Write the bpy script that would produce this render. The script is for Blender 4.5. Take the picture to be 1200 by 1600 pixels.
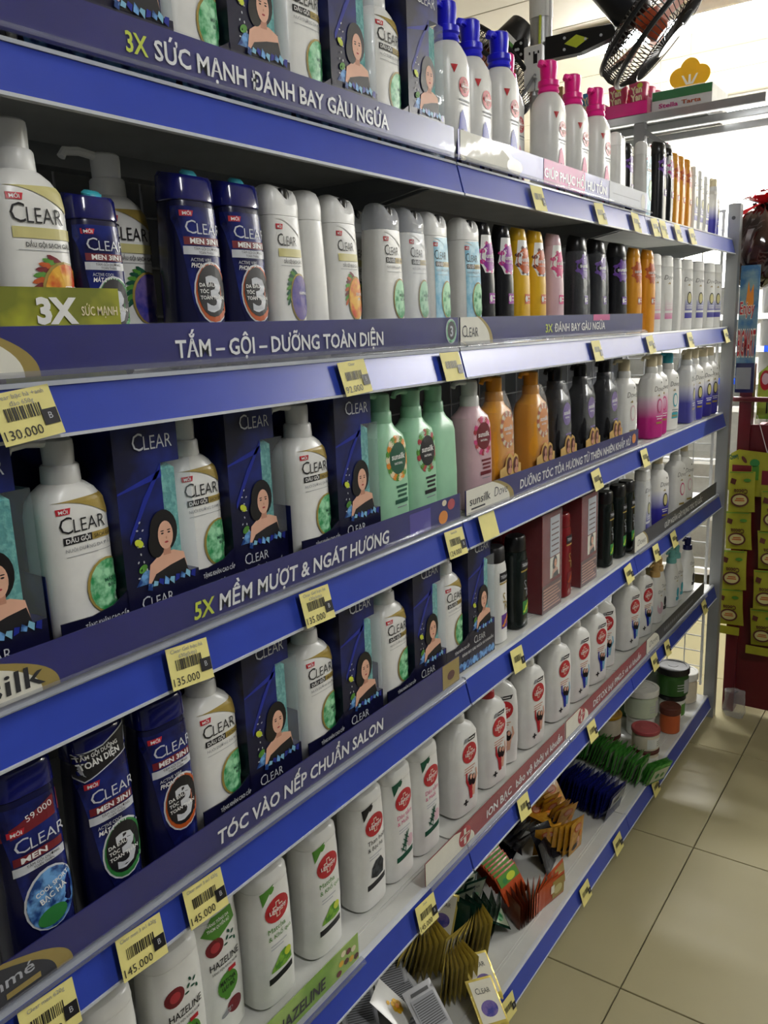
import bpy, math, random
from math import sin, cos, pi, radians
from mathutils import Vector, Matrix, Euler
from mathutils.geometry import tessellate_polygon
random.seed(7)
for o in list(bpy.data.objects): bpy.data.objects.remove(o)
SC = bpy.context.scene
COL = SC.collection

# ------------------------------------------------------------------ camera
cam = bpy.data.cameras.new('camera'); co = bpy.data.objects.new('camera', cam); COL.objects.link(co)
co.location = (-1.1749, -0.664, 1.4583)
co.rotation_euler = (Matrix.Rotation(-.9513, 3, 'Z') @ Matrix.Rotation(1.3513, 3, 'X') @ Matrix.Rotation(-.0374, 3, 'Z')).to_euler()
cam.sensor_fit = 'VERTICAL'; cam.sensor_height = 32.0; cam.lens = 1282.03 / 1600 * 32.0
cam.clip_start = .02; cam.clip_end = 60
SC.camera = co
# ------------------------------------------------------------------ world, exposure
W = bpy.data.worlds.new('shop_air'); SC.world = W; W.use_nodes = True
W.node_tree.nodes['Background'].inputs[0].default_value = (.92, .96, 1.0, 1)
W.node_tree.nodes['Background'].inputs[1].default_value = .13
vs = SC.view_settings
vs.view_transform = 'Standard'; vs.look = 'None'; vs.gamma = 1; vs.use_curve_mapping = False
vs.exposure = 0.0
# tubes on the ceiling: (x, y, z, length along y, watts, length along x)
LAMPS = [(2.85, .42, 2.68, 1.2, 75), (4.25, -2.25, 2.68, 1.8, 200), (-.5, -1.6, 2.68, 1.2, 7), (4.55, .75, 2.68, 1.2, 190)]  # the last lamp is added, only to blow out the far wall

# ------------------------------------------------------------------ materials
def lin(c):
    if isinstance(c, str):
        c = [int(c[i:i+2], 16)/255 for i in (1, 3, 5)]
        c = [x/12.92 if x <= .04045 else ((x+.055)/1.055)**2.4 for x in c]
    return (*c[:3], 1)
MATS = {}
def M(name, col='#888888', rough=.4, metal=0, var=.04, scale=40, bump=0, spec=.5, coat=0, col2=None, ramp=None, emit=0, trans=0, ior=1.45, alpha=1):
    """principled material; colour breathes with a noise texture; col2 = second colour of the noise; ramp = (axis, [(pos, colour)...]) print gradient in object space"""
    if name in MATS: return MATS[name]
    m = bpy.data.materials.new(name); m.use_nodes = True
    nt = m.node_tree; b = nt.nodes['Principled BSDF']
    b.inputs['Roughness'].default_value = rough; b.inputs['Metallic'].default_value = metal
    b.inputs['Specular IOR Level'].default_value = spec; b.inputs['Coat Weight'].default_value = coat
    b.inputs['Transmission Weight'].default_value = trans; b.inputs['IOR'].default_value = ior
    tc = nt.nodes.new('ShaderNodeTexCoord'); nz = nt.nodes.new('ShaderNodeTexNoise')
    nz.inputs['Scale'].default_value = scale; nz.inputs['Detail'].default_value = 3
    nt.links.new(tc.outputs['Object'], nz.inputs['Vector'])
    if ramp:
        sep = nt.nodes.new('ShaderNodeSeparateXYZ'); nt.links.new(tc.outputs['Object'], sep.inputs[0])
        cr = nt.nodes.new('ShaderNodeValToRGB'); nt.links.new(sep.outputs[ramp[0]], cr.inputs[0])
        mr = nt.nodes.new('ShaderNodeMapRange'); mr.inputs['From Max'].default_value = ramp[2]
        nt.links.new(sep.outputs[ramp[0]], mr.inputs[0]); nt.links.new(mr.outputs[0], cr.inputs[0])
        el = cr.color_ramp.elements
        for i, (p, c) in enumerate(ramp[1]):
            e = el[i] if i < 2 else el.new(p)
            e.position = p; e.color = lin(c)
        nt.links.new(cr.outputs[0], b.inputs['Base Color'])
    else:
        c = lin(col); cr = nt.nodes.new('ShaderNodeValToRGB')
        e = cr.color_ramp.elements
        if col2:
            e[0].position = .42; e[1].position = .58; e[0].color = c; e[1].color = lin(col2)
        else:
            e[0].position = .3; e[1].position = .7
            e[0].color = tuple(x*(1-var) for x in c[:3])+(1,); e[1].color = tuple(min(1, x*(1+var)) for x in c[:3])+(1,)
        nt.links.new(nz.outputs[0], cr.inputs[0]); nt.links.new(cr.outputs[0], b.inputs['Base Color'])
        if emit:
            nt.links.new(cr.outputs[0], b.inputs['Emission Color']); b.inputs['Emission Strength'].default_value = emit
    if bump:
        bp = nt.nodes.new('ShaderNodeBump'); bp.inputs['Strength'].default_value = bump; bp.inputs['Distance'].default_value = .002
        nt.links.new(nz.outputs[0], bp.inputs['Height']); nt.links.new(bp.outputs[0], b.inputs['Normal'])
    MATS[name] = m; return m
def film(name, tint=(.97, .98, 1, 1), gl=.35, rough=.08, bump=.6, scale=60, milky=0.0, amt=.3, base=(.8, .82, .85, 1)):
    """thin clear plastic: transparent with a glossy skin that grows at grazing angles, a little milky"""
    m = bpy.data.materials.new(name); m.use_nodes = True; nt = m.node_tree; nt.nodes.clear()
    out = nt.nodes.new('ShaderNodeOutputMaterial'); mix = nt.nodes.new('ShaderNodeMixShader')
    tr = nt.nodes.new('ShaderNodeBsdfTransparent'); tr.inputs[0].default_value = tint
    g = nt.nodes.new('ShaderNodeBsdfPrincipled'); g.inputs['Roughness'].default_value = rough
    g.inputs['Base Color'].default_value = base
    lw = nt.nodes.new('ShaderNodeLayerWeight'); lw.inputs[0].default_value = gl
    ma = nt.nodes.new('ShaderNodeMath'); ma.operation = 'MULTIPLY_ADD'; ma.inputs[1].default_value = amt; ma.inputs[2].default_value = milky
    tc = nt.nodes.new('ShaderNodeTexCoord'); nz = nt.nodes.new('ShaderNodeTexNoise'); nz.inputs['Scale'].default_value = scale
    nt.links.new(tc.outputs['Object'], nz.inputs['Vector'])
    bp = nt.nodes.new('ShaderNodeBump'); bp.inputs['Strength'].default_value = bump; bp.inputs['Distance'].default_value = .004
    nt.links.new(nz.outputs[0], bp.inputs['Height']); nt.links.new(bp.outputs[0], g.inputs['Normal'])
    nt.links.new(lw.outputs['Facing'], ma.inputs[0]); nt.links.new(ma.outputs[0], mix.inputs[0])
    nt.links.new(tr.outputs[0], mix.inputs[1]); nt.links.new(g.outputs[0], mix.inputs[2]); nt.links.new(mix.outputs[0], out.inputs[0])
    MATS[name] = m; return m
film('film', bump=1.0, scale=30, gl=.38, milky=.03, amt=.3, rough=.1)
film('acrylic', bump=.12, scale=25, gl=.3, milky=.02, rough=.05, amt=.14)
film('lip', tint=(.86, .88, .92, 1), bump=.25, scale=25, gl=.35, milky=.30, rough=.14, amt=.3, base=(.30, .31, .36, 1))
film('clearcap', tint=(.8, .82, .84, 1), bump=.1, gl=.4, milky=.35)
film('bag', tint=(.95, .95, .95, 1), bump=1.0, scale=35, gl=.45, milky=.12)
# print / plastic colours
for n, c, r in [('white', '#e9e9e6', .32), ('pwhite', '#e4e4e0', .28), ('black', '#121214', .3), ('ink', '#17161a', .45), ('navy', '#15174a', .25), ('navyd', '#0c0d2c', .3),
                ('mblue', '#1d2a8c', .3), ('red', '#b8202f', .35), ('lred', '#b3232c', .4), ('gold', '#a08a45', .3), ('lgold', '#c9c184', .35), ('silver', '#c9ccd2', .25),
                ('grey', '#8b8d92', .5), ('lgrey', '#b9bbc0', .5), ('lime', '#c5d23a', .45), ('green', '#2f7d3c', .45), ('dgreen', '#14503a', .45), ('leaf', '#4f8a2f', .5),
                ('skin', '#dcab92', .5), ('skind', '#c08a72', .5), ('hair', '#120f10', .4), ('lip_red', '#a8323a', .5), ('mag', '#c2207c', .4), ('pinkd', '#d0467f', .45),
                ('orange', '#e08a2a', .4), ('orangeb', '#b9541f', .4), ('yellow', '#e9b321', .35), ('teal', '#3aa5b5', .35), ('blue', '#2231a0', .4), ('sky', '#7fb6d0', .4),
                ('purple', '#8b1f8f', .4), ('ppurple', '#5d2e8f', .4), ('paper', '#e8e4d2', .6), ('tagy', '#e4da8a', .6), ('brown', '#5a2a22', .5), ('wine', '#6d1722', .4),
                ('cream', '#e5d8b4', .5), ('lpurple', '#6b5cae', .4)]:
    M(n, c, r)
M('clgreen', '#2a8f52', .35, col2='#9fd9ae', scale=70); M('clorange', '#c8401c', .35, col2='#e8b23c', scale=45); M('cllav', '#2d2f86', .35, col2='#6a5a96', scale=55)
M('clblue', '#6fb0cc', .35, col2='#a9d4e4', scale=40); M('capblue', '#1718c9', .3); M('cappink', '#e01a86', .3)
M('menface', '#0e1040', .22, col2='#18246e', scale=24); M('icelow', '#123a7a', .4, col2='#6ea6dd', scale=75); M('nightblue', '#0b0d2e', .35, col2='#16246e', scale=14)
M('towel', '#4f9c98', .95, col2='#6fb8b0', scale=160, bump=1.0)
M('matchaf', '#4f8a2a', .8, col2='#7fae3c', scale=120, bump=.6); M('coal', '#17191c', .7, col2='#3a3e42', scale=120)
M('shelfw', '#c9cac6', .4, var=.06, scale=15); M('steel', '#9b9d9c', .35, metal=.3, var=.06, scale=12); M('postg', '#8d8f90', .38, metal=.2, var=.05, scale=8); M('darkm', '#3a3b3d', .5)
M('rail', '#2d42a4', .3, var=.08, scale=9); M('railedge', '#cfd3da', .25); M('alu', '#b7b9bb', .3, metal=.6)
M('signnavy', '#201f66', .3, var=.12, scale=10); M('signpurple', '#4a3f96', .35, col2='#8c86bb', scale=9); M('signred', '#8f2a33', .35, var=.12, scale=12); M('signdark', '#23242e', .35, var=.15); M('signgreen', '#7ba53c', .4, col2='#9dbd5c', scale=14)
M('signolive', '#6f7420', .4, col2='#a0a22a', scale=16)

# ------------------------------------------------------------------ mesh builder
class MB:
    def __init__(s): s.v = []; s.f = []; s.m = []; s.mats = []
    def mi(s, m):
        if m not in s.mats: s.mats.append(m)
        return s.mats.index(m)
    def add(s, vs_, fs, m):
        o = len(s.v); s.v += [tuple(p) for p in vs_]; k = s.mi(m)
        for f in fs: s.f.append(tuple(i+o for i in f)); s.m.append(k)
    def box(s, x0, x1, y0, y1, z0, z1, m, mat=None, ch=0):
        if ch:
            c = ch
            v = []
            for z, e in ((z0, c), (z0+c, 0), (z1-c, 0), (z1, c)):
                v += [(x0+e, y0+e, z), (x1-e, y0+e, z), (x1-e, y1-e, z), (x0+e, y1-e, z)]
            f = [(3, 2, 1, 0), (12, 13, 14, 15)]
            for r in range(3):
                for i in range(4): j = (i+1) % 4; f.append((r*4+i, r*4+j, r*4+4+j, r*4+4+i))
        else:
            v = [(x, y, z) for z in (z0, z1) for y in (y0, y1) for x in (x0, x1)]
            f = [(0, 2, 3, 1), (4, 5, 7, 6), (0, 1, 5, 4), (1, 3, 7, 5), (3, 2, 6, 7), (2, 0, 4, 6)]
        if mat: v = [mat @ Vector(p) for p in v]
        s.add(v, f, m)
        return s
    def loft(s, rings, m, N=28, cap=(1, 1), mat=None):
        """rings (z, half width, half depth, exponent[, tilt of z over y, dx, dy])"""
        v = []; f = []
        for r in rings:
            z, a, b, n = r[:4]; t = r[4] if len(r) > 4 else 0; dx = r[5] if len(r) > 5 else 0; dy = r[6] if len(r) > 6 else 0
            for i in range(N):
                th = 2*pi*i/N; c, s_ = cos(th), sin(th)
                x = a*math.copysign(abs(c)**(2/n), c); y = b*math.copysign(abs(s_)**(2/n), s_)
                v.append((x+dx, y+dy, z+t*y))
        for k in range(len(rings)-1):
            for i in range(N): j = (i+1) % N; f.append((k*N+i, k*N+j, k*N+N+j, k*N+N+i))
        if cap[0]: f.append(tuple(range(N-1, -1, -1)))
        if cap[1]: f.append(tuple(range((len(rings)-1)*N, len(rings)*N)))
        if mat: v = [mat @ Vector(p) for p in v]
        s.add(v, f, m); return s
    def cyl(s, p0, p1, r0, m, r1=None, n=14):
        p0 = Vector(p0); p1 = Vector(p1); q = (p1-p0).to_track_quat('Z', 'Y').to_matrix().to_4x4(); q.translation = p0
        s.loft([(0, r0, r0, 2), ((p1-p0).length, r0 if r1 is None else r1, r0 if r1 is None else r1, 2)], m, n, mat=q); return s
    def tube(s, pts, r, m, n=8, closed=False):
        P = [Vector(p) for p in pts]; L = len(P); v = []; f = []; up = Vector((0, 0, 1))
        for i, p in enumerate(P):
            d = (P[(i+1) % L]-P[i-1]) if closed else (P[min(i+1, L-1)]-P[max(i-1, 0)])
            d.normalize(); a = d.cross(up)
            if a.length < .05: a = d.cross(Vector((1, 0, 0)))
            a.normalize(); b = a.cross(d)
            for k in range(n): t = 2*pi*k/n; v.append(p+a*r*cos(t)+b*r*sin(t))
        for i in range(L if closed else L-1):
            for k in range(n): l = (k+1) % n; j = (i+1) % L; f.append((i*n+k, i*n+l, j*n+l, j*n+k))
        if not closed: f += [tuple(range(n-1, -1, -1)), tuple(range((L-1)*n, L*n))]
        s.add(v, f, m); return s
    def prism(s, pts, axis, a0, a1, m):
        """polygon pts in the plane across axis, pushed from a0 to a1"""
        def put(p, a): return {'x': (a, p[0], p[1]), 'y': (p[0], a, p[1]), 'z': (p[0], p[1], a)}[axis]
        n = len(pts); v = [put(p, a0) for p in pts]+[put(p, a1) for p in pts]
        f = [tuple(range(n-1, -1, -1)), tuple(range(n, 2*n))]+[(i, (i+1) % n, n+(i+1) % n, n+i) for i in range(n)]
        s.add(v, f, m); return s
    def build(s, name, smooth=None):
        me = bpy.data.meshes.new(name); me.from_pydata(s.v, [], s.f)
        for m in s.mats: me.materials.append(MATS[m])
        me.polygons.foreach_set('material_index', s.m)
        if smooth is not None:
            me.polygons.foreach_set('use_smooth', [True]*len(s.f)); me.set_sharp_from_angle(angle=radians(smooth))
        me.update(); return me

# ------------------------------------------------------------------ lettering
TXT = {}
def glyphs(st, bold):
    k = (st, bold)
    if k not in TXT:
        cu = bpy.data.curves.new('lettering', 'FONT'); cu.body = st; cu.size = 1; cu.resolution_u = 2; cu.offset = bold
        ob = bpy.data.objects.new('lettering', cu); me = ob.to_mesh()
        v = [(p.co.x, p.co.y) for p in me.vertices]; f = [tuple(p.vertices) for p in me.polygons]
        ob.to_mesh_clear(); bpy.data.objects.remove(ob); bpy.data.curves.remove(cu)
        x0 = min(p[0] for p in v); v = [(x-x0, y) for x, y in v]
        TXT[k] = (v, f, max(p[0] for p in v))
    return TXT[k]
class Lab(MB):
    """flat print laid on a surface: front(u, v, off) -> xyz"""
    def __init__(s, front, t=(1, 0, 1, 0)): super().__init__(); s.fr = front; s.t = t; s.curved = getattr(front, 'curved', False)
    def put(s, pts, fs, m, lay): a, b, c, d = s.t; s.add([s.fr(a*u+b, c*v+d, .0005+.0003*lay) for u, v in pts], fs, m)
    def text(s, st, u, v, h, m, lay=1, w=None, al='L', sx=1, bold=0, sh=0, rot=0, flip=False):
        g, f, wid = glyphs(st, bold); k = h/.727
        kx = (w/wid) if w else k*sx
        off = {'L': 0, 'C': -wid*kx/2, 'R': -wid*kx}[al]; c, r = cos(rot), sin(rot)
        P = []
        for x, y in g:
            X = x*kx+off+sh*y*k; Y = y*k
            if flip: X, Y = -X+0, -Y
            P.append((u+X*c-Y*r, v+X*r+Y*c))
        s.put(P, f, m, lay); return u+off+wid*kx
    def rect(s, u0, v0, u1, v1, m, lay=0, nx=1, nz=1, sk=0):
        if s.curved: nx = max(nx, math.ceil(abs(u1-u0)/.004)); nz = max(nz, math.ceil(abs(v1-v0)/.012))
        P = [(u0+(u1-u0)*i/nx+sk*j/nz, v0+(v1-v0)*j/nz) for j in range(nz+1) for i in range(nx+1)]
        s.put(P, [(j*(nx+1)+i, j*(nx+1)+i+1, (j+1)*(nx+1)+i+1, (j+1)*(nx+1)+i) for j in range(nz) for i in range(nx)], m, lay)
    def ell(s, u, v, ru, rv, m, lay=0, rot=0, r0=0, n=20, t0=0, t1=2*pi):
        c, r = cos(rot), sin(rot); rs = (r0, (1+r0)/2, 1); P = []
        for q in rs:
            for i in range(n+1):
                t = t0+(t1-t0)*i/n; x = ru*q*cos(t); y = rv*q*sin(t); P.append((u+x*c-y*r, v+x*r+y*c))
        s.put(P, [(k*(n+1)+i, (k+1)*(n+1)+i, (k+1)*(n+1)+i+1, k*(n+1)+i+1) for k in range(2) for i in range(n)], m, lay)
    def poly(s, pts, m, lay=0):
        sg = [(pts[i-1][0]-pts[i-2][0])*(pts[i][1]-pts[i-1][1])-(pts[i-1][1]-pts[i-2][1])*(pts[i][0]-pts[i-1][0]) for i in range(len(pts))]
        if s.curved or min(sg)*max(sg) < -1e-13:                    # ear-cut, then split the triangles until they can follow the curve
            P = [tuple(p) for p in pts]; F = [tuple(t) for t in tessellate_polygon([[Vector((x, y, 0)) for x, y in pts]])]
            for _ in range(4 if s.curved else 0):
                if max(math.dist(P[t[i]], P[t[i-1]]) for t in F for i in range(3)) < .007: break
                G = []; C = {}
                def md(i, j):
                    k = (min(i, j), max(i, j))
                    if k not in C: C[k] = len(P); P.append(((P[i][0]+P[j][0])/2, (P[i][1]+P[j][1])/2))
                    return C[k]
                for a, b, c in F: x, y, z = md(a, b), md(b, c), md(c, a); G += [(a, x, z), (x, b, y), (z, y, c), (x, y, z)]
                F = G
            s.put(P, F, m, lay); return
        cx = sum(p[0] for p in pts)/len(pts); cy = sum(p[1] for p in pts)/len(pts); n = len(pts)
        P = [(cx, cy)]+[(cx+(x-cx)*.5, cy+(y-cy)*.5) for x, y in pts]+list(pts)
        f = [(0, 1+i, 1+(i+1) % n) for i in range(n)]+[(1+i, 1+n+i, 1+n+(i+1) % n, 1+(i+1) % n) for i in range(n)]
        s.put(P, f, m, lay)
    def clear(s, u, v, h, m, lay=2, sx=.85, rot=0):
        e = s.text('C', u, v, h*1.25, m, lay, sx=sx, bold=-.006, rot=rot)
        x = e+h*.06
        return s.text('LEAR', u+(x-u)*cos(rot), v+(x-u)*sin(rot), h, m, lay, sx=sx*.95, bold=-.006, rot=rot)
    def lady(s, u, v, h):
        """generic printed portrait: dark bob, bare shoulders, dark dress; v = bottom"""
        s.poly([(u-.36*h, v), (u-.30*h, v+.28*h), (u-.1*h, v+.40*h), (u+.12*h, v+.40*h), (u+.30*h, v+.33*h), (u+.36*h, v)], 'skin', 2)
        s.poly([(u-.36*h, v-.05*h), (u-.22*h, v+.13*h), (u+.05*h, v+.2*h), (u+.3*h, v+.24*h), (u+.38*h, v-.05*h)], 'ink', 3)
        s.ell(u-.02*h, v+.70*h, .24*h, .30*h, 'hair', 2); s.ell(u-.16*h, v+.55*h, .14*h, .2*h, 'hair', 3)
        s.rect(u-.06*h, v+.36*h, u+.07*h, v+.5*h, 'skind', 3, 2, 1)
        s.ell(u+.0*h, v+.64*h, .13*h, .20*h, 'skin', 4)
        for e in (-.055, .06): s.ell(u+e*h, v+.67*h, .025*h, .012*h, 'hair', 5, n=8); s.ell(u+e*h, v+.705*h, .035*h, .008*h, 'hair', 5, n=8)
        s.ell(u+.005*h, v+.54*h, .035*h, .014*h, 'lip_red', 5, n=8); s.ell(u+.008*h, v+.60*h, .012*h, .02*h, 'skind', 5, n=8)
def wrap(rings):
    R_ = sorted(rings)
    def fr(u, z, off=0):
        k = 0
        while k < len(R_)-2 and z > R_[k+1][0]: k += 1
        r0, r1 = R_[k], R_[k+1]; t = min(1, max(0, (z-r0[0])/max(1e-6, r1[0]-r0[0])))
        a, b, n = (r0[i]+(r1[i]-r0[i])*t for i in (1, 2, 3))
        q = max(-.985, min(.985, u/a)); w = (1-abs(q)**n)**(1/n); y = -b*w
        nx = math.copysign(abs(q)**(n-1)/a, q); ny = -(w**(n-1))/b; l = math.hypot(nx, ny)
        return (q*a+nx/l*off, y+ny/l*off, z)
    fr.curved = True
    return fr
def flat(y=0): return lambda u, v, off=0: (u, y-off, v)
def flatx(x=0): return lambda u, v, off=0: (x-off, -u, v)      # faces -x

# ------------------------------------------------------------------ objects
def ob(name, me, parent=None, loc=(0, 0, 0), rot=(0, 0, 0)):
    o = bpy.data.objects.new(name, me); COL.objects.link(o); o.location = loc; o.rotation_euler = rot
    if parent is not None: o.parent = parent
    return o
def tag(o, label, cat, group=None):
    o['label'] = label; o['category'] = cat
    if group: o['group'] = group
    return o
def thing(name, label, cat, loc=(0, 0, 0), rot=(0, 0, 0), group=None): return tag(ob(name, None, None, loc, rot), label, cat, group)
def struct(o): o['kind'] = 'structure'; return o
def stamp(parts, root):
    for p in parts:
        o = ob(p[0], p[1], root)
        for c in (p[2] if len(p) > 2 else ()): ob(c[0], c[1], o)

# ================================================================== THE ROOM
fl = MB().box(-3.4, 7, -4.2, 4.5, -.06, -.008, 'darkm'); M('grout', '#4b4535', .8); fl.mats = ['grout']
floor = struct(ob('floor', fl.build('floor')))
M('tile', '#a39b78', .45, var=.05, scale=3, spec=.5)
tm = MB().box(-.2985, .2985, -.2985, .2985, -.0075, 0, 'tile', ch=.0012).build('floor_tile')
for i in range(-6, 9):
    for j in range(-6, 3): ob('floor_tile', tm, floor, (.9761+.3+.6*i, -.1576-.3+.6*j, 0))
M('ceil', '#cdc7b8', .7, var=.03, scale=6); M('wallw', '#eceae2', .7, var=.02, scale=5)
ceil = struct(ob('ceiling', MB().box(-3.4, 7, -4.2, 4.5, 2.775, 2.85, 'darkm').build('ceiling')))
cp = MB().box(-.198, .198, -4.2, 4.5, 2.76, 2.774, 'ceil', ch=.002).build('ceiling_panel')
for i in range(-8, 17): ob('ceiling_panel', cp, ceil, (.06+.404*i, 0, 0))
struct(ob('wall_far', MB().box(5.2, 5.3, -4.2, 4.5, 0, 2.8, 'wallw').build('wall_far')))
struct(ob('wall_side', MB().box(-3.4, 5.2, 4.4, 4.5, 0, 2.8, 'wallw').build('wall_side')))

# ================================================================== SHELVING
TB = [1.6576, 1.3762, 1.0901, .8044, .4708, .041]
SH = [z+.045 for z in TB]
SHN = ['top', 'second', 'third', 'fourth', 'fifth', 'base']
DEP = .40
def board(w, first):
    b = MB()
    b.box(0, w, .013, DEP, -.004, 0, 'shelfw'); b.box(0, w, .013, .03, -.03, -.004, 'shelfw'); b.box(0, w, .30, .33, -.03, -.004, 'steel')
    b.box(0, .004, .03, DEP, -.028, -.004, 'steel'); b.box(w-.004, w, .03, DEP, -.028, -.004, 'steel')
    for y in (.05, .056): b.box(0, w, y-.0035, y, 0, .0012, 'shelfw')
    return b.build('shelf_board')
def railm(w):
    b = MB(); b.prism([(.0, 0), (.012, .043), (.0165, .043), (.0045, 0)], 'x', 0, w, 'rail'); return b.build('price_rail')
def edgem(w):
    b = MB(); b.prism([(-.0015, -.0025), (-.0018, .0006), (.0055, .0006), (.0055, -.0025)], 'x', 0, w, 'railedge')
    b.prism([(.0105, .0432), (.0125, .0475), (.0195, .0475), (.0195, .0432)], 'x', 0, w, 'railedge'); return b.build('rail_edge')
BAYS = [(-1.0, -.0025), (.0025, .8985), (.9015, 1.797)]
BN = ['near', 'middle', 'far']
M('backg', '#5f6266', .6)
for i, (x0, x1) in enumerate(BAYS):
    w = x1-x0; bm_, rm, em = board(w, i), railm(w), edgem(w)
    for t, z in enumerate(TB):
        r = thing('shelf', 'grey metal shelf with blue price rail, %s shelf of the %s bay' % (SHN[t], BN[i]), 'shelf', (x0, 0, z+.045), group='blue-railed metal shelves')
        ob('shelf_board', bm_, r); p = ob('price_rail', rm, r, (0, 0, -.045)); ob('rail_edge', em, p)
        if t < 5:
            for xx in (.006, w-.012): ob('bracket', MB().prism([(.06, -.0285), (DEP-.034, -.0285), (DEP-.034, -.085), (DEP-.1, -.07)], 'x', xx, xx+.006, 'postg').build('bracket'), r)
        else:
            for yy in (.05, DEP-.05):
                for xx in (.05, w-.05):
                    c = MB(); c.box(xx-.012, xx+.012, yy-.014, yy+.014, .038, .062, 'postg'); c.cyl((xx-.01, yy, .0205), (xx+.01, yy, .0205), .02, 'black')
                    c.v = [(x, y, zz-z-.045) for x, y, zz in c.v]; ob('caster', c.build('caster', 40), r)
    r = thing('back_frame', 'grey back panel with wire grid behind the %s bay' % BN[i], 'frame', (x0, 0, 0), group='back frames of the shelving')
    ob('back_panel', MB().box(.0, w, DEP+.018, DEP+.024, .1, 1.82, 'backg').build('back_panel'), r)
    g = MB()
    for k in range(int(w/.075)): x = .04+k*.075; g.cyl((x, DEP+.010, .12), (x, DEP+.010, 1.83), .002, 'alu', n=6)
    for k in range(23): g.cyl((.0, DEP+.006, .14+.075*k), (w, DEP+.006, .14+.075*k), .002, 'alu', n=6)
    ob('back_grid', g.build('back_grid'), r)
    for xx in (.0, w-.025): ob('upright', MB().box(xx, xx+.025, DEP+.0005, DEP+.018, .03, 1.83, 'postg').build('upright'), r)
w3 = BAYS[2][1]; 
r3 = thing('end_post', 'tall grey metal end post with a bolt hole near its top', 'post', (w3, 0, 0))
pb = MB().box(.004, .040, -.008, .03, .0, 1.815, 'postg', ch=.002); ob('post', pb.build('post'), r3)
ob('bolt', MB().cyl((.0025, .012, 1.77), (.0045, .012, 1.77), .006, 'darkm').build('bolt'), r3)
tag(ob('end_post', MB().box(.004, .040, DEP-.03, DEP+.01, 0, 1.815, 'postg', ch=.002).build('end_post'), None, (w3, 0, 0)), 'rear grey end post behind the white wire side grid', 'post')
g = MB()
M('gridw', '#cfd0d0', .4)
rg = thing('side_grid', 'white wire side grid closing the far end of the shelving', 'grid', (w3, 0, 0))
for k in range(6): y = .045+.062*k; g.cyl((.012, y, .12), (.012, y, 1.80), .0022 if k not in (0, 5) else .005, 'gridw', n=6)
ob('upright_wires', g.build('upright_wires'), rg); g = MB()
for k in range(29): g.cyl((.016, .04, .13+.0595*k), (.016, DEP-.035, .13+.0595*k), .0022 if k < 28 else .005, 'gridw', n=6)
ob('cross_wires', g.build('cross_wires'), rg)

r = thing('added_shade_shelving', 'unseen grey shelving added across the aisle to shade the floor', 'shelf', (1.0, -1.45, 0)); b = MB().box(-2.0, 2.0, -.42, -.40, 0, 1.75, 'backg'); ob('back_panel', b.build('back_panel'), r)  # unseen shelving, added to keep lamp light off the floor and base shelf
for z in (.1, .45, .8, 1.15, 1.5): ob('shelf_board', MB().box(-2.0, 2.0, -.40, .0, z-.03, z, 'shelfw').build('shelf_board'), r)
for x in (-2.03, 2.0): ob('side_panel', MB().box(x, x+.03, -.42, .0, 0, 1.75, 'postg').build('side_panel'), r)

# ================================================================== PRODUCT KINDS
K = {}
def kind(key, name, cat, parts, w, d): K[key] = dict(name=name, cat=cat, parts=parts, w=w, d=d)
def pump(b, z, m, rc, rh, hc, hh, spout=.034, mh=None):
    """collar, stem and push head with a spout to -x, starting at z"""
    mh = mh or m
    b.loft([(z, rc, rc, 2), (z+.002, rc*1.04, rc*1.04, 2), (z+hc-.002, rc, rc, 2), (z+hc, rc*.92, rc*.92, 2)], m, 24)
    b.loft([(z+hc, rh*.97, rh*.97, 2), (z+hc+hh*.7, rh, rh, 2), (z+hc+hh*.93, rh*.96, rh*.96, 2, .05), (z+hc+hh, rh*.8, rh*.8, 2, .05)], mh, 24)
    zz = z+hc+hh*.82
    b.tube([(-rh*.5, 0, zz), (-rh-spout*.5, 0, zz+.003), (-rh-spout, 0, zz+.001), (-rh-spout-.004, 0, zz-.005)], .0045, mh, 8)
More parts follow.
